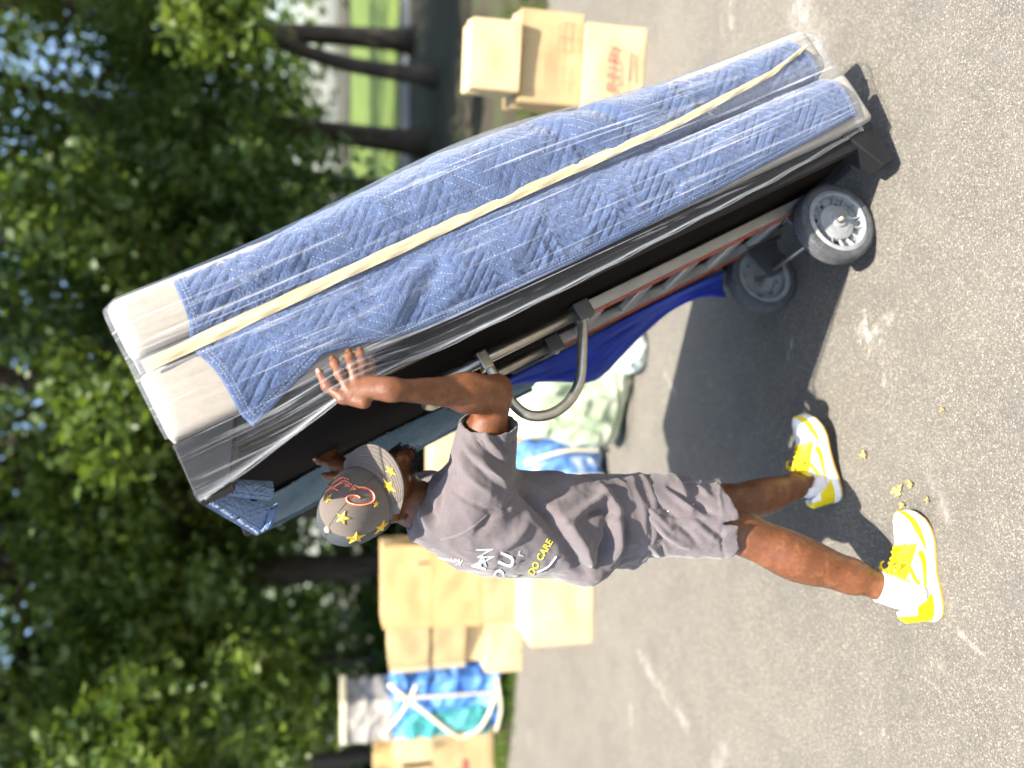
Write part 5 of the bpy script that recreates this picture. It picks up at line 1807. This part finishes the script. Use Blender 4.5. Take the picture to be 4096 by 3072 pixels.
# stack by the verge, in front of the tree trunks
an = math.atan2(-.238, .971)
e_ = np.array([.971, -.238]); br = np.array([1.862, 3.762]); nb = np.array([.238, .971])
carton(br - e_ * .47, an, .47, .40, .325, 0, M_CARD2, 'pale box with faded red lettering, bottom of the stack by the verge',
       [('text', 'PULLEN', .14, .165, .064, M_RPRINT), ('bar', .16, .118, .36, .122, M_RPRINT), ('bar', .20, .075, .34, .085, M_RPRINT)])
b2 = br + nb * .045 + e_ * .045
carton(b2 - e_ * .455, an + .015, .455, .39, .335, .33, M_CARD, 'tan box with small brown print, middle of the stack by the verge',
       [('bar', .08, .10, .20, .102, M_BPRINT), ('bar', .10, .075, .18, .077, M_BPRINT), ('bar', .26, .14, .40, .142, M_BPRINT), ('bar', .26, .10, .40, .102, M_BPRINT), ('bar', .26, .06, .40, .062, M_BPRINT), ('bar', .26, .06, .262, .142, M_BPRINT), ('bar', .40, .06, .402, .142, M_BPRINT), ('bar', .33, .06, .332, .142, M_BPRINT)])
b3 = br + nb * .0 - e_ * .035
carton(b3 - e_ * .335, an - .01, .335, .30, .255, .672, M_CARD2, 'small square plain box on top of the stack by the verge')
# big pale box on the driveway behind the person
carton((-1.645, 4.645), -.02, .56, .42, .405, 0, M_CARD2, 'large pale box on the driveway directly behind the person', [('bar', .1, .30, .16, .302, M_BPRINT)])
# tall stack farther back
for i, (zz, hh, m, lb) in enumerate(((0, .43, M_CARD, 'bottom box of the tall stack behind the person'), (.435, .39, M_CARD3, 'middle box of the tall stack behind the person'), (.83, .39, M_CARD3, 'top box of the tall stack behind the person'))):
    carton((-1.955 - .012 * (i % 2), 6.14 + .02 * i), .02 * (i - 1), .66, .45, hh, zz, m, lb, [('bar', .50, .06, .53, .12, M_BPRINT)] if i else ())
# two high beyond the arm, by the green bundle
carton((-.80, 5.88), .03, .62, .42, .44, 0, M_CARD3, 'bottom box of the pair behind the green bundle')
carton((-.80, 5.90), -.02, .62, .42, .42, .445, M_CARD2, 'yellowish box with black marker lines behind the person\'s face',
       [('bar', .05, .24, .60, .247, M_KPRINT), ('bar', .05, .16, .60, .167, M_KPRINT), ('bar', .20, .02, .207, .40, M_KPRINT), ('bar', .38, .02, .387, .24, M_KPRINT)])
# narrow stack left of the tall one, turned away
for i, (zz, hh, m, lb) in enumerate(((.50, .31, M_CARD, 'lower of two taped boxes beside the blue wrapped dresser'), (.815, .33, M_CARD, 'upper of two taped boxes beside the blue wrapped dresser'))):
    carton((-2.44, 6.60 - .02 * i), -.30, .42, .40, hh, zz, m, lb, [('bar', .0, .0, .05, hh - .01, M_PTAPE)])
carton((-2.42, 6.62), -.12, .46, .46, .165, .33, M_CARD2, 'flat box beneath the two taped boxes')
carton((-2.50, 6.52), -.04, .46, .44, .325, .0, M_CARD2, 'pale box on the ground right of the wrapped dresser')
# far group at the edge of the drive
carton((-4.10, 7.66), .20, .60, .44, .62, 0, M_CARD, 'tall box with red print at the far end of the drive', [('text', '\u25b6', .10, .34, .14, M_RPRINT), ('bar', .16, .30, .30, .34, M_RPRINT)])
carton((-3.80, 7.74), .16, .29, .36, .37, .625, M_CARD2, 'pale upright box standing on the right half of the tall box')
carton((-4.14, 7.66), .20, .31, .36, .31, .625, M_CARD, 'squat tan box on the left half of the tall box')
carton((-4.20, 8.12), .08, .50, .36, .58, 0, M_CARD, 'lower box hidden behind the tall box with red print')
carton((-4.16, 8.12), .05, .46, .34, .61, .585, M_CARD3, 'orange box rising behind the squat tan box')
carton((-4.78, 7.98), .10, .56, .44, .70, 0, M_CARD3, 'lower orange box at the left end of the far row')
carton((-4.74, 8.02), .06, .54, .42, .66, .705, M_CARD3, 'topmost orange box at the left end of the far row')

# ------------------------------------------------------------------ wrapped bundles
def lump(name, lo, hi, size, ctr, rotz, tilt, m, label, cat, amp=.02, h=.012, rnd=.06, freq=9, seed=0., fold_=None):
    """soft rounded block with creased skin"""
    f = Field((-size[0] / 2 - .06, -size[1] / 2 - .06, -.03), (size[0] / 2 + .06, size[1] / 2 + .06, size[2] + .06), h)
    g = [f.lo[k] + f.h * np.arange(f.n[k]) for k in range(3)]
    X, Y, Z = np.meshgrid(*g, indexing='ij')
    zz = Z - size[2] / 2
    q = np.stack([np.abs(X) - size[0] / 2 + rnd, np.abs(Y) - size[1] / 2 + rnd, np.abs(zz) - size[2] / 2 + rnd], -1)
    d = np.linalg.norm(np.maximum(q, 0), axis=-1) + np.minimum(q.max(-1), 0) - rnd
    pz = np.stack([X, Y, Z], -1)
    d = d - amp * (fbm(pz * 4 + seed, 2) - .5) * 1.5 - amp * .6 * (ridge(np.stack([X * freq, Y * freq, Z * freq * .6], -1) + seed, 2) - .5)
    f.D = d.astype(np.float32)
    V, F = f.mesh()
    V = relax(V, F, 2, .4)
    M_ = Matrix.Translation(Vector(ctr)) @ Matrix.Rotation(rotz, 4, 'Z') @ Matrix.Rotation(tilt, 4, 'Y')
    root = empty(name, mat=M_)
    tag(root, label, cat)
    mesh('wrapped_body', V, F, m, root, True)
    return root, V
def cloth2(name, c1, c2, c3, scale, rough=.7):
    t = NT(name)
    f = t.noise(t.coords(), scale, 4, .6, .8)
    b = t.bsdf(Base_Color=t.ramp(f, [(.30, c1), (.52, c2), (.72, c3)]), Roughness=rough)
    t.l(t.bump(t.noise(t.coords(), 40, 4, .7), .35, .006), b.inputs['Normal'])
    return t.done(b.outputs[0])
M_GREEN = cloth2('pale_green_cover', (.26, .36, .20), (.48, .56, .38), (.68, .60, .50), 9)
M_PALE = cloth2('white_green_cover', (.42, .52, .46), (.66, .70, .66), (.74, .66, .62), 9)
M_BLUEW = cloth2('blue_wrapped_cloth', (.03, .08, .25), (.10, .24, .55), (.62, .64, .66), 8, .5)
M_TEAL = cloth2('teal_pad', (.02, .14, .14), (.05, .30, .30), (.16, .46, .46), 4, .6)
M_BLUE2 = cloth2('blue_pad', (.03, .09, .36), (.10, .28, .72), (.42, .72, .88), 4, .5)
M_GREY = cloth2('weathered_grey_wood', (.20, .185, .16), (.34, .31, .275), (.44, .40, .36), 7, .6)
M_CREAM = simple('cream_tape', (.66, .60, .42), .4, .08, 12)
M_DARKBAG = simple('dark_blue_bag', (.03, .05, .10), .6, .4, 9)
def strap(root, pts, w, m, nm, up=(0, -1, 0)):
    pts = catmull(pts, 30)
    tg = np.gradient(pts, axis=0); tg /= np.linalg.norm(tg, axis=1)[:, None]
    s_ = np.cross(tg, np.array(up, float)); s_ /= np.linalg.norm(s_, axis=1)[:, None]
    V = np.stack([pts - s_ * w, pts + s_ * w], 1).reshape(-1, 3)
    o = mesh(nm, V, grid_faces(len(pts), 2), m, root, True)
    sm = o.modifiers.new('thickness', 'SOLIDIFY'); sm.thickness = .006; sm.offset = 0
    return o
root, _ = lump('cushion_bundle', 0, 0, (.46, .30, .66), (-.12, 4.12, .0), R(-14), R(7), M_GREEN, 'pale green covered cushion bundle standing on the asphalt behind the loop handle', 'bundle', .06, .010, .10, 8, 1.)
strap(root, [(-.23, -.175, .13), (0, -.185, .10), (.23, -.17, .16)], .006, simple('dark_cord', (.05, .06, .045), .8), 'cord')
root, _ = lump('blue_bundle', 0, 0, (.38, .34, .54), (-.50, 4.50, 0), R(8), R(-6), M_BLUEW, 'blue plastic wrapped bundle with cream straps beside the green cushion', 'bundle', .07, .010, .09, 9, 7.)
for x in (-.06, .09):
    strap(root, [(x, -.195, .06), (x + .02, -.215, .27), (x - .01, -.185, .48)], .012, M_CREAM, 'strap')
root, _ = lump('small_bundle', 0, 0, (.24, .22, .22), (.20, 3.86, 0), R(20), R(0), M_PALE, 'small white and mint bundle on the ground near the blue pad', 'bundle', .06, .009, .08, 11, 3.)
root, _ = lump('dark_bag', 0, 0, (.30, .26, .16), (-.30, 4.70, 0), R(10), 0, M_DARKBAG, 'flat dark blue bag on the ground behind the blue bundle', 'bag', .03, .012, .07, 9, 5.)
# wrapped dresser: lower chest in blue and teal pads, grey top, cream tape
M_ = Matrix.Translation(Vector((-2.99, 7.36, 0))) @ Matrix.Rotation(R(-14), 4, 'Z')
dr = empty('wrapped_dresser', mat=M_)
tag(dr, 'dresser wrapped in blue and teal pads with crossed cream tape and a grey top', 'dresser')
def soft(size, ctr, m, nm, amp, seed, rnd=.05):
    f = Field((-size[0] / 2 - .05, -size[1] / 2 - .05, -.04), (size[0] / 2 + .05, size[1] / 2 + .05, size[2] + .05), .014)
    g = [f.lo[k] + f.h * np.arange(f.n[k]) for k in range(3)]
    X, Y, Z = np.meshgrid(*g, indexing='ij')
    q = np.stack([np.abs(X) - size[0] / 2 + rnd, np.abs(Y) - size[1] / 2 + rnd, np.abs(Z - size[2] / 2) - size[2] / 2 + rnd], -1)
    d = np.linalg.norm(np.maximum(q, 0), axis=-1) + np.minimum(q.max(-1), 0) - rnd
    pz = np.stack([X, Y, Z], -1)
    f.D = (d - amp * (ridge(np.stack([X * 5 + Z * 3, Y * 5, Z * 6], -1) + seed, 2) - .5)).astype(np.float32)
    V, F = f.mesh(); V = relax(V, F, 2, .4) + np.array(ctr)
    return mesh(nm, V, F, m, dr, True)
soft((.60, .46, 1.02), (.03, 0, .05), M_BLUE2, 'blue_pad', .05, 2.)
soft((.30, .50, .84), (-.13, -.012, .14), M_TEAL, 'teal_pad', .04, 4.)
soft((.46, .40, .46), (-.10, .02, 1.055), M_GREY, 'grey_top', .03, 9., .03)
from_bm('cream_rail', box_bm((-.29, -.20, 1.49), (.16, .22, 1.55), .01, 2), M_CREAM, dr)
yy = -.268
strap(dr, [(.34, yy + .02, 1.12), (.05, yy - .012, .80), (-.18, yy - .02, .56), (-.29, yy, .42)], .022, M_CREAM, 'tape')
strap(dr, [(.30, yy + .03, .86), (.05, yy - .01, 1.0), (-.20, yy + .02, 1.18)], .020, M_CREAM, 'tape')
strap(dr, [(-.29, yy, .42), (-.18, yy - .03, .26), (.02, yy - .02, .16), (.20, yy, .10)], .020, M_CREAM, 'tape')
strap(dr, [(.33, yy, .12), (.0, yy - .02, .07), (-.26, yy, .10)], .018, M_CREAM, 'tape')
strap(dr, [(.20, yy - .0, 1.05), (.19, yy - .012, .6), (.17, yy - .0, .1)], .016, M_CREAM, 'tape')
# ------------------------------------------------------------------ woodland
def leaf_mat(name, c1, c2, c3):
    t = NT(name)
    c = t.coords()
    f = t.noise(c, 1.1, 3, .6); g = t.noise(c, 9, 2)
    col = t.mix(.5, t.ramp(f, [(.3, c1), (.52, c2), (.7, c3)]), t.ramp(g, [(.3, c1), (.5, c2), (.7, c3)]))
    d = t.bsdf(Base_Color=col, Roughness=.45)
    d.inputs['Specular IOR Level'].default_value = .4
    tr = t.n('ShaderNodeBsdfTranslucent'); t.l(t.mix(.5, col, (.20, .30, .02)), tr.inputs[0])
    mx = t.n('ShaderNodeMixShader'); mx.inputs[0].default_value = .34
    t.l(d.outputs[0], mx.inputs[1]); t.l(tr.outputs[0], mx.inputs[2])
    return t.done(mx.outputs[0])
LEAFM = [leaf_mat('maple_leaves', (.036, .072, .020), (.074, .126, .028), (.165, .205, .042)),
         leaf_mat('sunlit_beech_leaves', (.038, .076, .014), (.095, .150, .022), (.21, .24, .045)),  # palest stop is a sunlit yellow-green put into the leaf colour
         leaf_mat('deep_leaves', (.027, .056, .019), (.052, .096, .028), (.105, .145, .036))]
def bark_mat():
    t = NT('bark')
    f = t.noise(t.coords(scale=(9, 9, 1.2)), 2.2, 6, .7)
    b = t.bsdf(Base_Color=t.ramp(f, [(.3, (.035, .027, .020)), (.7, (.13, .10, .078))]), Roughness=.95)
    t.l(t.bump(f, .9, .03), b.inputs['Normal'])
    return t.done(b.outputs[0])
M_BARK = bark_mat()
def leaves(C, size, r, droop=.3):
    """diamond leaves at points C"""
    n = len(C)
    a = r.normal(size=(n, 3)); a[:, 2] = a[:, 2] * .5 - droop; a /= np.linalg.norm(a, axis=1)[:, None]
    b = r.normal(size=(n, 3)); b -= a * (a * b).sum(1)[:, None]; b /= np.linalg.norm(b, axis=1)[:, None]
    s = (size * r.uniform(.55, 1.4, n))[:, None]
    V = np.stack([C - a * s * .5, C + b * s * .34 - a * s * .05, C + a * s * .6, C - b * s * .34 - a * s * .05], 1).reshape(-1, 3)
    return V, np.arange(4 * n).reshape(n, 4)
def cloud(r, n_cl, per, centre, rad, sig):
    """leaf clumps spread through an uneven ellipsoid"""
    u = r.normal(size=(n_cl, 3)); u /= np.linalg.norm(u, axis=1)[:, None]
    q = r.uniform(.25, 1.0, n_cl)[:, None] ** .6
    cc = centre + u * q * rad * (1 + .3 * (r.random((n_cl, 1)) - .5))
    k = r.poisson(per, n_cl)
    i = np.repeat(np.arange(n_cl), k)
    return cc[i] + r.normal(size=(len(i), 3)) * sig * r.uniform(.6, 1.3, (n_cl, 1))[i]
def tree(x, y, hgt, rt_, lean, crowns, mi, label, seed, leaf=.112, sprays=()):
    """crowns: list of (dx, dy, z, rx, ry, rz, clumps, per, sig)"""
    r = np.random.default_rng(seed)
    root = empty('tree', (x, y, 0))
    tag(root, label, 'tree', 'trees at the edge of the drive')
    path = [(0, 0, -.05)]
    for k in range(1, 7):
        z = hgt * k / 6
        path.append((lean[0] * z + r.normal() * .06 * k, lean[1] * z + r.normal() * .06 * k, z))
    pts = catmull(path, 26)
    rr = rt_ * np.interp(np.linspace(0, 1, 26), [0, .03, .1, 1], [1.5, 1.15, 1.0, .3])
    parts = [tube(pts, rr, 10)]
    for b in range(9):
        i = r.integers(6, 25); a = r.uniform(0, 6.28)
        L_ = r.uniform(1.0, 2.6); p0 = pts[i]
        p1 = p0 + np.array([math.cos(a) * L_ * .5, math.sin(a) * L_ * .5, L_ * .25]); p2 = p0 + np.array([math.cos(a) * L_, math.sin(a) * L_, L_ * r.uniform(.1, .5)])
        parts.append(tube(catmull([p0, p1, p2], 8), np.linspace(rr[i] * .5, .012, 8), 6))
    for (sv, sy, sY, rx, n_) in sprays:
        c = atY(sv, sy, sY) - np.array([x, y, 0])
        p0 = pts[int(np.clip(np.interp(c[2] + .6, pts[:, 2], np.arange(26)), 3, 24))]
        parts.append(tube(catmull([p0, p0 * .5 + c * .5 + np.array([0, 0, .25]), c], 10), np.linspace(.05, .01, 10), 6))
    V, F = merge(parts)
    mesh('trunk', V, F, M_BARK, root, True)
    C = np.concatenate([cloud(r, int(c[6] * (.72 if c[2] < 6 else 1)), c[7] * (1.5 if c[2] < 6 else .8), np.array(c[:3]), np.array(c[3:6]), c[8] * (.85 if c[2] < 6 else 1)) for c in crowns])
    for (sv, sy, sY, rx, n_) in sprays:
        c = atY(sv, sy, sY) - np.array([x, y, 0])
        C = np.concatenate([C, cloud(r, n_, 34, c, np.array([rx, rx * .7, rx * .7]), .11)])
    C = C[C[:, 2] > .25]
    V, F = leaves(C, np.where(C[:, 2] < 6.2, leaf, leaf * 1.7), r)
    o = mesh('crown', V, F, LEAFM[mi], root)
    return root
HI = lambda dx, dy, z, rx, rz, n=100: (dx, dy - .3, z, rx, rx * 1.1, rz, n, 66, .48)  # upper crowns out of view, thickened to shade the foliage below
# (x, y, height, trunk radius, lean, crowns, leaf kind, label)
TREES = [
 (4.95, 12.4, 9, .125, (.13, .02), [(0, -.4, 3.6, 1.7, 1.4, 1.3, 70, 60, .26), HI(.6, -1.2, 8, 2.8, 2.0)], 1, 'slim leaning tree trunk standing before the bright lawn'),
 (4.25, 13.6, 11, .19, (.05, .0), [(-.3, -.5, 4.4, 2.2, 1.6, 1.6, 80, 60, .3), HI(0, -1.5, 9.5, 3.2, 2.2)], 2, 'thick dark tree trunk left of the leaning one'),
 (3.0, 12.0, 9, .13, (.03, -.02), [(0, -.2, 3.4, 1.7, 1.4, 1.5, 90, 60, .26), HI(0, -1.4, 8, 2.6, 1.8)], 0, 'thin tree with dense mid green crown above the sofa'),
 (1.7, 10.6, 10, .18, (-.02, 0), [(0, -.3, 3.5, 1.9, 1.4, 1.6, 120, 64, .25), (.2, -.6, 1.7, 1.3, .9, .9, 40, 50, .22), HI(.2, -1.6, 8.5, 3, 2)], 0, 'leafy tree directly behind the top of the sofa'),
 (-.1, 11.4, 11, .20, (.02, 0), [(0, -.3, 3.3, 2.0, 1.4, 1.7, 130, 64, .25), (-.3, -.6, 1.6, 1.4, .9, .9, 50, 50, .22), HI(0, -1.8, 9, 3, 2)], 2, 'dark leafy tree behind the folded blanket'),
 (-1.6, 10.4, 10, .16, (-.03, 0), [(0, -.4, 4.1, 1.8, 1.3, 1.35, 110, 62, .25), HI(0, -1.6, 8.5, 2.8, 2)], 1, 'tree with pale lit leaves above the person'),
 (-2.9, 12.2, 11, .19, (.02, 0), [(0, -.3, 4.1, 2.0, 1.4, 1.35, 120, 62, .26), HI(0, -1.8, 9, 3, 2)], 0, 'tree with a dark trunk behind the tall box stack'),
 (-4.2, 10.2, 10, .17, (-.08, 0), [(0, -.3, 4.1, 1.8, 1.3, 1.35, 100, 62, .25), (.2, -.7, 2.1, 1.1, .8, .7, 36, 60, .18), HI(0, -1.6, 8.5, 2.8, 2)], 1, 'tree with bright sunlit sprays above the wrapped dresser'),
 (-5.4, 12.4, 12, .22, (.06, 0), [(0, -.3, 4.1, 2.0, 1.4, 1.35, 110, 62, .26), HI(0, -1.8, 9.5, 3, 2)], 2, 'dark tree at the left end of the row'),
 (5.9, 9.6, 9, .15, (.03, 0), [(-.4, -.2, 3.8, 1.5, 1.1, 1.2, 60, 58, .24), HI(0, -1, 8, 2.6, 1.8)], 1, 'tree with light leaves hanging in at the right edge'),
 (.9, 15.0, 12, .17, (0, 0), [(0, -.3, 4.2, 2.2, 1.6, 2.0, 90, 60, .32), HI(0, -1.8, 10, 3.2, 2)], 2, 'slim tree farther back between two leafy ones'),
 (-3.7, 15.5, 12, .16, (0, 0), [(0, -.3, 4.4, 2.4, 1.6, 2.2, 90, 60, .34), HI(0, -1.8, 10, 3.2, 2)], 0, 'slim far trunk seen over the dresser'),
 (-1.0, 16.5, 12, .18, (.02, 0), [(0, -.3, 4.6, 2.4, 1.6, 2.4, 90, 60, .34), HI(0, -1.8, 10, 3.2, 2)], 1, 'slim far trunk seen behind the cap'),
 (2.8, 17.5, 12, .16, (0, 0), [(0, -.3, 5.4, 2.6, 1.8, 2.4, 90, 60, .36), HI(0, -1.8, 10.5, 3.4, 2)], 0, 'far tree left of the lawn'),
 (7.2, 16.2, 12, .2, (0, 0), [(0, -.3, 5.2, 2.6, 1.8, 2.4, 80, 60, .36), HI(0, -1.8, 10.5, 3.4, 2)], 1, 'far tree at the right behind the leaning trunk'),
 (-2.2, 13.6, 11, .10, (.01, 0), [(0, 0, 5.6, 1.4, 1.2, 1.2, 40, 60, .3), HI(0, -1.5, 9, 2.4, 1.6, 60)], 2, 'thin dark stem right of the wrapped dresser'),
 (-4.9, 14.2, 11, .09, (-.02, 0), [(0, 0, 5.6, 1.4, 1.2, 1.2, 40, 60, .3), HI(0, -1.5, 9, 2.4, 1.6, 60)], 2, 'thin dark stem behind the far orange boxes'),
 (-6.3, 13.2, 11, .12, (.02, 0), [(0, 0, 5.4, 1.6, 1.2, 1.3, 44, 60, .3), HI(0, -1.5, 9, 2.4, 1.6, 60)], 0, 'stem at the very left of the wood'),
 (-7.2, 15.0, 12, .2, (0, 0), [(0, -.3, 4.4, 2.6, 1.8, 2.6, 90, 60, .36), HI(0, -1.8, 10.5, 3.4, 2)], 2, 'far tree beyond the left end of the row'),
]
# sunlit sprays that reach out of the shade, each on the branch of its tree: (frame point, depth, radius, clumps)
SPR = {5: [(420, 1720, 7.6, .55, 26), (300, 1560, 7.9, .40, 14)], 7: [(560, 2880, 7.4, .55, 30), (950, 2760, 7.6, .50, 22), (300, 3000, 7.4, .45, 20), (1130, 2900, 7.7, .40, 14)],
       9: [(900, 90, 7.6, .45, 18), (760, 30, 7.6, .4, 12)], 3: [(250, 820, 8.2, .8, 34), (520, 1080, 8.4, .6, 20)], 4: [(150, 1180, 8.6, .7, 24), (700, 1480, 9.2, .6, 14)], 6: [(860, 2330, 9.0, .5, 14), (250, 2250, 9.0, .5, 14)], 2: [(150, 500, 9.0, .7, 22), (1000, 640, 9.4, .5, 14)]}
for i, (x, y, h_, r_, ln_, cr, mi, lb) in enumerate(TREES):
    tree(x, y, h_, r_, ln_, cr, mi, lb, 100 + i, sprays=SPR.get(i, ()))
# the wood behind: a mass of foliage and undergrowth nobody could count
r = np.random.default_rng(5)
Cs = []
for k in range(400):
    x = r.uniform(-19, 2.4); y = r.uniform(19, 30); z = r.uniform(1.4, 13)
    Cs.append(np.array([x, y, z]) + r.normal(size=(90, 3)) * np.array([.9, .7, .7]))
for k in range(150):
    x = r.uniform(1.5, 26); y = r.uniform(22, 32); z = r.uniform(5.0, 15)
    Cs.append(np.array([x, y, z]) + r.normal(size=(90, 3)) * np.array([1.0, .7, .7]))
for k in range(60):                                                                        # undergrowth
    x = r.uniform(-9, 1.6); y = r.uniform(11.5, 18); z = r.uniform(.1, .7)
    Cs.append(np.array([x, y, z]) + np.abs(r.normal(size=(46, 3))) * np.array([.4, .3, .35]))
V, F = leaves(np.concatenate(Cs), .34, r)
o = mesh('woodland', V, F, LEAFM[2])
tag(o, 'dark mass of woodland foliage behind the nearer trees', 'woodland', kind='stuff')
Cs = []
for k in range(230):
    x = r.uniform(-40, 120); y = r.uniform(80, 96); z = abs(r.normal()) * 6 + r.uniform(0, 8)
    Cs.append(np.array([x, y, z]) + r.normal(size=(60, 3)) * np.array([2.4, 1.5, 1.8]))
V, F = leaves(np.concatenate(Cs), 1.3, r)
o = mesh('treeline', V, F, LEAFM[0])
tag(o, 'distant line of trees beyond the lawn', 'treeline', kind='stuff')
# fallen leaves on the asphalt
M_DRY = simple('dry_leaf', (.40, .29, .11), .8, .45, 90)
def fallen(x, y, s, rz, lb, seed):
    r = np.random.default_rng(seed + 40)
    n = 30
    V = [(0, 0, .007)]
    w1, w2 = r.uniform(0, 6, 2)
    for k in range(n):
        a = 2 * math.pi * k / n
        q = s * (.62 + .22 * math.sin(a * 3 + w1) + .14 * math.sin(a * 7 + w2)) * r.uniform(.72, 1.12)
        V.append((q * math.cos(a), q * math.sin(a) * .7, .003 + .016 * r.random() * (q / s)))
    F = [(0, 1 + k, 1 + (k + 1) % n) for k in range(n)]
    o = mesh('fallen_leaf', V, F, M_DRY)
    o.location = (x, y, .001); o.rotation_euler = (0, 0, rz)
    sm = o.modifiers.new('thickness', 'SOLIDIFY'); sm.thickness = .0010; sm.offset = 1
    tag(o, lb, 'leaf', 'dry leaves on the asphalt')
for i, (V_, y_, s_, lb) in enumerate(((3598, 1962, .036, 'largest dry yellow leaf lying between the two sneakers'), (3650, 1935, .020, 'small dry leaf touching the largest one'), (3462, 1818, .026, 'dry leaf just in front of the lifted sneaker'), (3618, 2020, .018, 'small crumpled leaf below the largest dry leaf'), (3720, 2000, .011, 'tiny leaf scrap beside the toe of the flat sneaker'), (3780, 1640, .010, 'tiny pale leaf scrap on the open asphalt'))):
    g = gnd(V_, y_)
    fallen(g[0], g[1], s_, random.random() * 6, lb, i)
